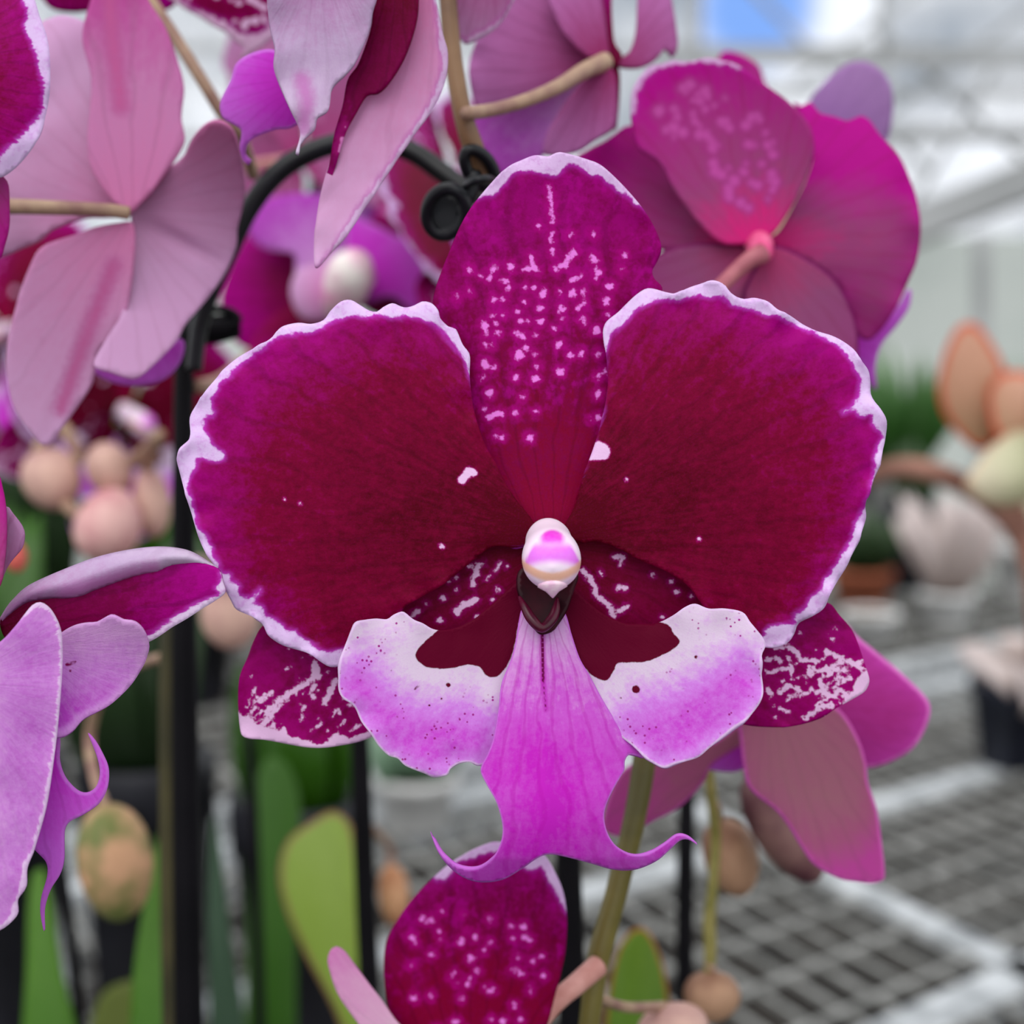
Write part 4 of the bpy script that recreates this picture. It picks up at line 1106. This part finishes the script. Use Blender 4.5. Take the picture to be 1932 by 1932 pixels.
petal('petal', [(1440, 1330), (1345, 1400), (1250, 1420), (1180, 1450), (1150, 1500), (1138, 1562), (1170, 1577), (1235, 1548), (1282, 1523), (1327, 1477), (1345, 1442), (1420, 1390)], d + 0.006, [M['back_dusty'], M['wine']], N,
      base=(1460, 1330), tip=(1145, 1560), mm=(0, 6, 0, 8), res=9)
petal('lip', [(1440, 1360), (1394, 1390), (1345, 1420), (1332, 1448), (1360, 1456), (1400, 1452), (1450, 1400)], d + 0.010, [M['orchid']], N, base=(1450, 1370), tip=(1335, 1448), res=9)
tube('pedicel', [(1480, 1325, d - 0.001, 16), (1420, 1290, d - 0.003, 16), (1330, 1275, d - 0.005, 16), (1222, 1290, 0.2675, 16)], M['stem_tan'], N)


tube('pedicel', [(-20, 1190, K_D + 0.004, 16), (-80, 1120, K_D + 0.02, 15), (-160, 1060, K_D + 0.05, 15), (-200, 900, K_D + 0.09, 15)], M['stem_tan'], K)


def copy_tree(o, parent=None, table=None):
    c = o.copy()
    sc.collection.objects.link(c)
    c.parent = parent
    for ch in o.children:
        copy_tree(ch, c)
    return c


for (px, py, dd, scl, rot, lab) in (
        (225, 770, 0.56, 1.0, (0.25, 0.2, 0.9), 'blurred purple orchid bloom behind the thick black stake, above the beige bud cluster'),
        (30, 620, 0.58, 1.0, (0.1, -0.3, -0.4), 'blurred orchid bloom at the left edge, behind the pale pink bloom'),
        (560, 300, 0.46, 0.9, (0.0, 0.4, 2.4), 'blurred dark orchid bloom seen through the top of the black arch'),
        (860, 400, 0.44, 0.85, (-0.2, -0.3, 1.2), 'blurred orchid bloom behind the shiny black clip, beside the spotted sepal')):
    c = copy_tree(MAIN)
    c.location = P(px, py, dd)
    c.scale = (scl, scl, scl)
    c.rotation_euler = rot
    c['label'] = lab

# ---------------------------------------------------------------- stems, stakes, clips
M['spike'] = bpy.data.materials.new('flower_spike_skin')
M['spike'].use_nodes = True
T = NT(M['spike'].node_tree)
stc = T.n('ShaderNodeTexCoord')
sx = T.n('ShaderNodeSeparateXYZ')
T.put(sx.inputs[0], stc.outputs['Generated'])
sn = T.noise(stc.outputs['Object'], 70.0, 3)
up_ = T.ramp(sn, [(0.35, lin((88, 56, 36))), (0.65, lin((132, 98, 66)))])
lo_ = T.ramp(sn, [(0.35, lin((84, 78, 26))), (0.65, lin((126, 114, 52)))])
sb = T.n('ShaderNodeBsdfPrincipled')
T.put(sb.inputs['Base Color'], T.mix(T.step(sx.outputs[2], 0.5, 0.8), lo_, up_))
sb.inputs['Roughness'].default_value = 0.45
so_ = T.n('ShaderNodeOutputMaterial')
T.put(so_.inputs[0], sb.outputs[0])
M['spike_brown'] = plain_mat('brown_spike_skin', (120, 78, 50), (158, 124, 84), 60.0, 0.45, 0.35)
M['black'] = plain_mat('black_stake', (4, 3, 7), (11, 9, 14), 40.0, 0.6, 0.12)
M['slate'] = plain_mat('slate_black_plastic', (6, 7, 10), (18, 20, 26), 90.0, 0.35, 0.3)
M['olive'] = plain_mat('olive_stem', (46, 44, 22), (72, 66, 36), 30.0, 0.5, 0.3)


def stem(name, label, cat, pts, mat, **k):
    o = tube(name, pts, mat, None, **k)
    return tag(o, label, cat)


stem('flower_spike', 'long brown and olive flower spike running behind the sharp bloom from top to bottom', 'stem',
     [(842, -60, 0.262, 17), (850, 60, 0.262, 17), (858, 130, 0.262, 17), (872, 210, 0.262, 18), (890, 270, 0.263, 20), (915, 330, 0.265, 19), (975, 460, 0.268, 19), (1060, 700, 0.270, 19), (1150, 930, 0.270, 19),
      (1215, 1150, 0.2705, 20), (1226, 1300, 0.2705, 21), (1216, 1430, 0.2705, 22), (1196, 1550, 0.270, 21), (1164, 1680, 0.270, 21), (1128, 1815, 0.270, 22), (1112, 1932, 0.270, 20), (1080, 2200, 0.272, 22)], M['spike'], seg=18)
stem('flower_stalk', 'slender tan flower stalk slanting down from the top edge, beside the pale pink bloom', 'stem',
     [(240, -60, 0.30, 12), (278, -8, 0.30, 12), (330, 70, 0.30, 12), (380, 150, 0.30, 12), (420, 215, 0.302, 12), (450, 250, 0.305, 12), (478, 330, 0.318, 12)], M['stem_tan'])
stem('plant_stake', 'thick black stake standing left of the sharp bloom', 'stake',
     [(372, 560, 0.335, 17), (350, 640, 0.335, 18), (346, 900, 0.335, 20), (348, 1300, 0.335, 24), (356, 1932, 0.335, 27), (364, 2900, 0.335, 28)], M['black'], seg=18, step=30)
stem('flower_spike', 'dark olive flower spike running up against the thick black stake', 'stem',
     [(330, 1040, 0.352, 10), (318, 1200, 0.35, 16), (318, 1500, 0.35, 18), (325, 1932, 0.35, 19), (335, 2600, 0.35, 20)], M['olive'], step=30)
stem('support_arch', 'black plastic hoop arching over the blurred lilac bloom', 'support',
     [(366, 700, 0.31, 15), (376, 620, 0.31, 16), (396, 555, 0.31, 17), (430, 480, 0.31, 18), (470, 395, 0.31, 19), (520, 330, 0.31, 20), (580, 290, 0.31, 20), (650, 268, 0.31, 20), (720, 268, 0.31, 20), (780, 288, 0.309, 20),
      (830, 322, 0.308, 20), (872, 352, 0.306, 19), (905, 372, 0.305, 18)], M['slate'], seg=20)
stem('plant_stake', 'black stake between the left sepal and the yellow green leaf', 'stake', [(672, 1240, 0.42, 14), (680, 1420, 0.42, 19), (690, 1700, 0.42, 20), (700, 1932, 0.42, 21), (716, 2500, 0.42, 22)], M['black'], step=30)
stem('plant_stake', 'black stake rising directly beneath the sharp lip, right of the flecked sepal', 'stake',
     [(1066, 1400, 0.33, 22), (1072, 1600, 0.33, 24), (1080, 1932, 0.33, 26), (1090, 2700, 0.33, 26)], M['black'], step=30)
stem('plant_stake', 'short black stake behind the thin hanging bud stalk at the right', 'stake', [(1296, 1480, 0.43, 16), (1294, 1600, 0.43, 17), (1292, 1800, 0.43, 17), (1290, 2550, 0.43, 17)], M['black'], step=30)
stem('plant_stake', 'thin dark stake leaning in the shade behind the thick black stake', 'stake', [(470, 1380, 0.55, 10), (480, 1600, 0.55, 11), (490, 1932, 0.55, 11), (496, 2350, 0.55, 11)], M['black'], step=30)
stem('plant_stake', 'thin dark stake at the lower left corner below the purple forked lip', 'stake', [(105, 1560, 0.5, 9), (125, 1700, 0.5, 11), (150, 1932, 0.5, 12), (180, 2500, 0.5, 12)], M['black'], step=30)

# butterfly clip holding the spike to the hoop
CL = thing('orchid_clip', 'shiny black orchid clip gripping the brown spike at the end of the hoop', 'clip', P(880, 360, 0.263))


def ring(name, cx, cy, d, rx, ry, rot, w, parent, mat, tilt=0.0):
    pts = []
    for k in range(25):
        a = 2 * math.pi * k / 24
        x, y = rx * math.cos(a), ry * math.sin(a)
        xr, yr = x * math.cos(rot) - y * math.sin(rot), x * math.sin(rot) + y * math.cos(rot)
        pts.append((cx + xr, cy + yr, d + tilt * y / 100.0, w))
    return tube(name, pts, mat, parent, seg=12, step=6.0, cap=False)


ring('grip_ring', 842, 400, 0.262, 36, 44, 0.3, 13, CL, M['slate'], 0.004)
ring('grip_ring', 905, 318, 0.262, 22, 40, -0.6, 12, CL, M['slate'], 0.004)
petal('clip_pad', [(812, 380), (840, 362), (868, 380), (876, 420), (860, 446), (826, 444), (808, 415)], 0.2655, [M['slate']], CL, base=(842, 400), tip=(842, 446), mm=(0, 0, 0, 0), res=8, thick=1.2,
      gfun=lambda x, y, s, t, e, D: 0 * x)
tube('clip_arm', [(872, 408, 0.263, 12), (880, 380, 0.262, 15), (890, 350, 0.262, 16), (896, 322, 0.262, 13)], M['slate'], CL)
tube('clip_jaw', [(880, 352, 0.258, 8), (900, 340, 0.2555, 9), (925, 338, 0.258, 8), (938, 348, 0.264, 7)], M['slate'], CL)
C2 = thing('orchid_clip', 'blurred black clip on the thick stake beside the pale pink petal', 'clip', P(400, 620, 0.33))
tube('clip_arm', [(358, 628, 0.328, 24), (400, 622, 0.326, 28), (446, 614, 0.328, 24)], M['black'], C2, seg=16)
ring('grip_ring', 420, 600, 0.325, 30, 16, 0.2, 8, C2, M['black'])

# ---------------------------------------------------------------- buds
def bud_mat(name, a, b, c=None, sc_=90.0):
    return plain_mat(name, a, b, sc_, 0.5, 0.25, trans=0.15, lo=0.4, hi=0.6)


BM = {'pink': bud_mat('beige_pink_bud', (190, 146, 140), (222, 182, 166), None, 70),
      'rose': bud_mat('rosy_bud', (206, 140, 146), (232, 186, 180), None, 60),
      'tan': bud_mat('tan_bud', (136, 96, 76), (188, 148, 118), None, 60),
      'spot': bud_mat('green_blotched_bud', (112, 120, 66), (206, 160, 124), None, 75),
      'mauve': bud_mat('mauve_bud', (96, 56, 66), (140, 104, 100), None, 60)}


def bud(label, px, py, d, rx, ry, ang, mat, stalk, group='orchid buds'):
    """egg-shaped bud; ang = direction of the tip in the picture plane (0 = down); stalk = list of (px,py,d,r)"""
    t = thing('orchid_bud', label, 'bud', P(px, py, d), group)
    r = rx * d / FPX
    dx, dy = math.sin(ang) * ry, math.cos(ang) * ry
    a, b = P(px - dx, py - dy, d), P(px + dx, py + dy, d - 0.1 * r)
    prof = []
    for k in range(19):
        s = k / 18
        w = math.pi * s
        prof.append((0.5 - 0.5 * math.cos(w), max(r * math.sin(w) * (1.06 - 0.16 * s), r * 0.02)))
    lathe('bud', a, b, prof, mat, t, seg=36, lobes=3, lobe=0.05)
    if stalk:
        tube('pedicel', [(px - dx * 0.96, py - dy * 0.96, d, stalk[0][3])] + stalk, M['stem_tan'], t)
    return t


bud('beige orchid bud with green blotches, behind the forked purple lip', 214, 1627, 0.39, 72, 112, 0.15, BM['spot'], [(180, 1470, 0.40, 10), (170, 1380, 0.41, 10), (210, 1280, 0.39, 10), (305, 1240, 0.352, 10)])
bud('blurred rosy beige bud, lowest and largest of the bud cluster', 205, 995, 0.46, 74, 60, 1.2, BM['rose'], [(110, 930, 0.47, 12), (150, 860, 0.47, 12)])
bud('blurred beige bud at the upper left of the bud cluster beside the thick stake', 96, 905, 0.47, 56, 60, 0.5, BM['pink'], [(110, 800, 0.47, 12), (150, 860, 0.47, 12)])
bud('blurred beige pink bud at the top of the bud cluster, next to the thick stake', 205, 885, 0.47, 56, 42, -1.2, BM['pink'], [(265, 860, 0.47, 12), (300, 820, 0.44, 12)])
bud('blurred small bud wedged between the bud cluster and the thick stake', 285, 950, 0.47, 36, 66, 0.1, BM['pink'], [(290, 850, 0.46, 12), (300, 820, 0.44, 12)])
bud('blurred tan bud under the left petal of the sharp bloom, right of the thick stake', 432, 1165, 0.47, 56, 62, 0.3, BM['pink'], [(420, 1080, 0.46, 12), (390, 1060, 0.42, 12), (352, 1060, 0.34, 10)])
bud('small reddish bud at the left edge above the rolled lilac petal', 28, 1050, 0.40, 22, 30, 0.2, bud_mat('red_bud', (206, 80, 84), (226, 110, 100)), [(10, 1000, 0.40, 8), (-40, 980, 0.40, 8)])
# hanging stalk with buds, right
ST = tag(tube('flower_stalk', [(1335, 1440, 0.325, 9), (1342, 1500, 0.33, 10), (1350, 1580, 0.335, 10), (1346, 1660, 0.335, 10), (1338, 1740, 0.335, 12), (1340, 1780, 0.335, 12), (1338, 1850, 0.335, 10)],
              plain_mat('olive_yellow_stalk', (116, 112, 52), (164, 152, 92), 80.0), None), 'thin olive stalk hanging under the dusty pink bloom, carrying round buds', 'stem')
bud('tan egg shaped bud halfway down the thin olive stalk', 1378, 1618, 0.350, 52, 76, 0.3, BM['tan'], [(1352, 1528, 0.343, 9), (1348, 1515, 0.331, 9)])
bud('round tan bud at the lower end of the thin olive stalk', 1342, 1880, 0.335, 54, 48, 0.0, BM['tan'], [(1338, 1815, 0.335, 11)])
bud('pale pink tan bud cut by the bottom edge, left of the round tan bud', 1268, 1950, 0.30, 70, 56, 0.3, BM['pink'], [(1180, 1900, 0.29, 10), (1122, 1880, 0.272, 10)])
bud('dull mauve bud hidden behind the hanging dusty pink sepal', 1478, 1560, 0.34, 62, 120, 0.55, BM['mauve'], [(1395, 1440, 0.335, 10), (1335, 1445, 0.326, 9)])
bud('blurred orange tan bud in the gap right of the black stake, under the lip', 742, 1690, 0.50, 30, 60, 0.1, bud_mat('orange_bud', (176, 120, 84), (210, 160, 120)), [(735, 1600, 0.5, 8), (700, 1560, 0.46, 8), (684, 1550, 0.424, 8)])

# ---------------------------------------------------------------- strap leaves
M['leaf'] = leaf_mat('green_strap_leaf', (52, 92, 8), (66, 114, 16), (84, 130, 36))
M['leaf_lime'] = leaf_mat('lime_strap_leaf', (108, 140, 30), (130, 158, 46), (140, 166, 66), rim=(150, 120, 76), rimw=12)
M['leaf_dark'] = leaf_mat('dark_strap_leaf', (36, 74, 4), (46, 90, 8), (58, 102, 24))
M['leaf_deep'] = leaf_mat('deep_green_leaf', (66, 104, 0), (78, 118, 6), (96, 130, 20), rim=(170, 110, 40), rimw=9)


def leaf(label, outline, d, mat, base, tip, mm=(0, 0, 0, 20), cat='leaf'):
    o = petal('orchid_leaf', outline, d, [mat], None, base=base, tip=tip, mm=mm, res=14, thick=1.6, gfun=lambda x, y, s, t, e, D: np.clip(s, 0, 1))
    return tag(o, label, cat, 'orchid strap leaves')


leaf('green strap leaf standing behind the blotched bud, against the thick stake', [(250, 2600), (240, 2100), (250, 1850), (272, 1700), (296, 1590), (312, 1540), (326, 1560), (330, 1800), (335, 2100), (340, 2600)], 0.41, M['leaf'], (300, 2600), (312, 1540), (0, 0, 20, 300))
leaf('narrow green strap leaf in the lower left corner beneath the forked purple lip', [(10, 2600), (30, 2100), (48, 1850), (52, 1720), (62, 1650), (82, 1640), (100, 1720), (116, 1830), (150, 1980), (220, 2600)], 0.46, M['leaf'], (110, 2600), (72, 1640), (0, 0, 20, 200))
leaf('lime green strap leaf with a brown rim, left of the second black stake', [(800, 2600), (700, 2150), (640, 1932), (575, 1800), (540, 1720), (526, 1650), (540, 1590), (580, 1555), (630, 1530), (664, 1560), (678, 1650), (684, 1800), (720, 2000), (820, 2250), (900, 2600)],
     0.46, M['leaf_lime'], (850, 2600), (590, 1550), (0, 0, 30, 200))
leaf('dark green strap leaf behind the lime leaf, under the left sepal', [(430, 2500), (460, 2000), (468, 1700), (474, 1520), (500, 1432), (540, 1440), (566, 1520), (560, 1700), (560, 2000), (570, 2500)], 0.62, M['leaf_dark'], (500, 2500), (510, 1432), (0, 0, 20, 150))
leaf('bright green strap leaf with an orange tip, right of the green spike at the bottom', [(1120, 2300), (1130, 2050), (1146, 1880), (1166, 1790), (1196, 1752), (1222, 1756), (1248, 1810), (1262, 1880), (1272, 2000), (1280, 2300)], 0.38, M['leaf_deep'], (1200, 2300), (1200, 1752), (0, 0, 10, 200))
leaf('broad olive leaf low behind the blotched bud, at the bottom left', [(150, 2500), (160, 2000), (190, 1880), (250, 1850), (330, 1860), (380, 1900), (400, 2500)], 0.56, leaf_mat('olive_leaf', (70, 84, 12), (80, 96, 18), (92, 104, 32)), (280, 2500), (280, 1850), (0, 0, 10, 100))
leaf('dark slender leaf right of the thick stake, running to the bottom edge', [(400, 2500), (398, 2000), (392, 1750), (396, 1600), (404, 1540), (420, 1640), (440, 1800), (460, 1932), (490, 2500)], 0.50, leaf_mat('blue_green_leaf', (40, 64, 44), (52, 78, 56), (66, 92, 70)), (440, 2500), (404, 1540), (0, 0, 10, 150))

# ---------------------------------------------------------------- pots and plants on the benches
M['pot_black'] = plain_mat('black_pot', (20, 20, 26), (38, 38, 46), 30.0, 0.5, 0.4)
M['pot_navy'] = plain_mat('navy_pot', (18, 20, 32), (34, 38, 54), 30.0, 0.5, 0.4)
M['pot_grey'] = plain_mat('grey_pot', (150, 150, 148), (196, 196, 192), 20.0, 0.6, 0.3)
M['pot_white'] = plain_mat('white_pot', (206, 206, 204), (236, 236, 234), 20.0, 0.5, 0.3)
M['pot_clay'] = plain_mat('terracotta_pot', (150, 84, 62), (184, 108, 80), 30.0, 0.8, 0.15)
M['bark'] = plain_mat('bark_mix', (52, 38, 28), (110, 82, 60), 60.0, 0.9, 0.1, detail=6)
M['grassy'] = leaf_mat('grassy_leaf', (40, 84, 22), (62, 110, 46), (104, 146, 88))
M['green_dark'] = leaf_mat('dark_pot_leaf', (30, 48, 26), (44, 66, 36), (66, 88, 56))
M['succ'] = leaf_mat('peach_succulent', (150, 120, 84), (196, 150, 120), (226, 176, 150), rim=(216, 96, 62), rimw=16)
M['succ_pale'] = leaf_mat('cream_green_succulent', (150, 154, 112), (206, 204, 170), (226, 216, 190), rim=(226, 200, 170), rimw=12)
M['hoary'] = leaf_mat('hoary_leaf', (170, 150, 142), (206, 190, 184), (226, 214, 212))


def blade(parent, name, root, tipv, w, mat, bend=0.2, flat=0.0, n=10):
    """an arching strap leaf from root to tip with a folded cross-section and thickness"""
    root, tipv = Vector(root), Vector(tipv)
    ax = tipv - root
    side = ax.cross(Vector((0, -1, 0.2)))
    if side.length < 1e-6:
        side = Vector((1, 0, 0))
    side.normalize()
    nrm = side.cross(ax).normalized()
    v, f, a = [], [], []
    for i in range(n + 1):
        s = i / n
        c = root + ax * s + nrm * (bend * ax.length * math.sin(math.pi * s))
        ww = w * max(0.02, (math.sin(math.pi * min(1, 0.12 + 0.88 * s)) ** 0.7))
        for j in (-1, -0.5, 0, 0.5, 1):
            v.append(c + side * (j * ww) + nrm * (abs(j) * ww * 0.25))
            a.append((s, j * ww))
    for i in range(n):
        for j in range(4):
            q = i * 5 + j
            f.append((q, q + 1, q + 6, q + 5))
    o = mesh_obj(name, v, f, mat, parent)
    k = len(v)
    data = {'g': [x[0] for x in a], 's': [x[0] for x in a], 't': [x[1] for x in a], 'u': [x[1] * 40 for x in a], 'v': [x[0] * 4 for x in a], 'pr': [x[0] * 4 for x in a], 'pa': [x[1] * 30 for x in a],
            'edge': [20 * (1 - abs(x[1]) / max(w, 1e-6)) + 2 for x in a], 'core': [200.0] * k, 'spot': [-300.0] * k}
    for an, arr in data.items():
        at = o.data.attributes.new(an, 'FLOAT', 'POINT')
        at.data.foreach_set('value', arr)
    so = o.modifiers.new('thickness', 'SOLIDIFY')
    so.thickness = max(0.0008, w * 0.06)
    return o


def pot(label, base, r, h, mat, cat='potted plant', name='potted_plant', seg=28):
    t = thing(name, label, cat, base)
    b = Vector(base)
    up = Vector((0, 0, 1))
    prof = [(0, r * 0.70), (0.02, r * 0.74), (0.8, r * 0.93), (0.8, r * 1.0), (0.98, r * 1.02), (1.0, r * 0.99), (1.0, r * 0.90), (0.88, r * 0.88)]
    lathe('pot', b, b + up * h, prof, mat, t, seg=seg)
    lathe('bark_mix', b + up * (h * 0.86), b + up * (h * 0.92), [(0, r * 0.87), (0.6, r * 0.86), (1, r * 0.6)], M['bark'], t, seg=seg)
    return t


def plant(label, px, py, z, r, h, mat, blades, lm, seed, spread, height, w, bend=0.25, lname='leaf', cat='potted plant'):
    b = bench_pt(px, py, z + 0.0025)
    t = pot(label, b, r, h, mat, cat)
    rg = random.Random(seed)
    for k in range(blades):
        a = 2 * math.pi * k / blades + rg.uniform(-0.3, 0.3)
        rr = spread * rg.uniform(0.5, 1.0)
        root = b + Vector((math.cos(a) * r * 0.2, math.sin(a) * r * 0.2, h * 0.88))
        tipv = b + Vector((math.cos(a) * rr, math.sin(a) * rr, h + height * rg.uniform(0.6, 1.0)))
        blade(t, lname, root, tipv, w * rg.uniform(0.8, 1.1), lm, bend * rg.uniform(0.4, 1.2))
    return t


# dark orchid pots standing on the near bench, lower left
plant('tall black orchid pot with dark leaves at the lower left corner', 10, 1990, BZ, 0.034, 0.155, M['pot_black'], 11, M['leaf_dark'], 3, 0.036, 0.13, 0.016)
plant('tall black orchid pot with dark leaves, behind the blotched bud and thick stake', 290, 1990, BZ, 0.034, 0.155, M['pot_black'], 11, M['green_dark'], 5, 0.034, 0.12, 0.016)
plant('tall black orchid pot with dark leaves, standing behind the lime green leaf', 570, 1990, BZ, 0.034, 0.135, M['pot_black'], 9, M['leaf_dark'], 6, 0.034, 0.07, 0.015)
plant('black potted orchid in the dim background under the bud cluster', 90, 1320, BZ, 0.06, 0.12, M['pot_black'], 16, M['green_dark'], 11, 0.05, 0.24, 0.03)
plant('black potted orchid in the dim background between the two left stakes', 345, 1320, BZ, 0.06, 0.12, M['pot_black'], 14, M['leaf_dark'], 17, 0.05, 0.22, 0.03)
plant('black potted orchid in the dim background below the left wing of the lip', 600, 1315, BZ, 0.06, 0.12, M['pot_black'], 14, M['green_dark'], 13, 0.05, 0.22, 0.03)
plant('small grey green plant in a white pot, seen under the left lobe of the lip', 785, 1560, BZ, 0.032, 0.04, M['pot_white'], 8, leaf_mat('sage_leaf', (88, 120, 92), (112, 144, 116), (140, 168, 144)), 15, 0.05, 0.05, 0.014)
# second bench, right
plant('leafy green plant in a grey pot, just right of the wine petal margin', 1700, 1010, BZ, 0.07, 0.12, M['pot_grey'], 34, M['grassy'], 21, 0.17, 0.24, 0.012, 0.15)
plant('low plant with hoary pinkish leaves in a white bowl, at the right', 1785, 1182, BZ, 0.036, 0.045, M['pot_white'], 40, M['hoary'], 23, 0.075, 0.13, 0.012, 0.08)
plant('small white pot with upright pinkish leaves, at the right edge behind the white bowl', 1935, 1130, BZ, 0.045, 0.08, M['pot_white'], 12, M['hoary'], 25, 0.06, 0.12, 0.016, 0.3)
plant('terracotta pot with dark foliage beside the lower edge of the right petal', 1625, 1142, BZ, 0.045, 0.05, M['pot_clay'], 12, M['green_dark'], 27, 0.08, 0.09, 0.014)
plant('navy black pot with drooping whitish leaves, near bench, right edge', 1915, 1440, BZ, 0.04, 0.075, M['pot_navy'], 7, M['hoary'], 29, 0.06, 0.03, 0.015, 0.6)
plant('dark green potted plant far behind the right petal margin', 1650, 950, BZ, 0.08, 0.10, M['pot_black'], 22, M['green_dark'], 31, 0.2, 0.14, 0.02)

plant('second grassy green plant, behind the peach succulent', 1890, 960, BZ, 0.06, 0.12, M['pot_grey'], 30, M['grassy'], 35, 0.12, 0.22, 0.012, 0.15)
plant('black potted plant with dim leaves between the terracotta pot and the white bowl', 1715, 1110, BZ, 0.045, 0.12, M['pot_black'], 14, M['green_dark'], 37, 0.04, 0.10, 0.012)

pot('small white pot in front of the terracotta pot, beside the spotted right sepal', bench_pt(1640, 1205, BZ + 0.0025), 0.036, 0.034, M['pot_white'])

# peach succulent with its thick brown stem
d = 0.72
S = thing('succulent_plant', 'peach and cream succulent with thick leaves on a bowed brown stem at the right edge', 'succulent', P(1930, 1040, d))
SR = lambda n, o, dd, m, b, tp, mm=(0, 0, 0, 60): petal(n, o, dd, [m], S, base=b, tip=tp, mm=mm, res=14, thick=5.0, gfun=lambda x, y, s, t, e, D: np.clip(s, 0, 1))
SR('leaf', [(1850, 850), (1812, 825), (1778, 778), (1769, 727), (1780, 670), (1807, 617), (1841, 610), (1879, 659), (1898, 705), (1898, 765), (1886, 822)], d, M['succ'], (1870, 850), (1830, 608))
SR('leaf', [(1880, 820), (1866, 780), (1862, 740), (1885, 705), (1930, 700), (1985, 730), (1990, 800), (1940, 850)], d - 0.02, M['succ'], (1890, 850), (1960, 710))
SR('leaf', [(1826, 908), (1850, 865), (1895, 822), (1940, 810), (1990, 850), (1985, 920), (1920, 955), (1870, 955), (1836, 935)], d - 0.04, M['succ_pale'], (1985, 900), (1828, 910))
SR('leaf', [(1900, 960), (1920, 930), (1980, 930), (2010, 1010), (1960, 1040), (1910, 1020)], d + 0.01, M['succ_pale'], (1990, 1000), (1900, 970))
tube('stem', [(1640, 900, 0.80, 18), (1690, 884, 0.78, 20), (1750, 888, 0.76, 21), (1820, 915, 0.74, 22), (1880, 955, 0.73, 24), (1930, 1010, 0.72, 26), (1960, 1100, 0.72, 28), (1975, 1250, 0.72, 30)], plain_mat('brown_succulent_stem', (112, 76, 64), (168, 122, 106), 30.0, 0.7, 0.2), S)
tube('stem', [(1880, 850, 0.722, 16), (1900, 900, 0.722, 18), (1925, 990, 0.72, 22)], plain_mat('brown_leaf_base', (112, 76, 64), (168, 122, 106), 30.0, 0.7, 0.2), S)
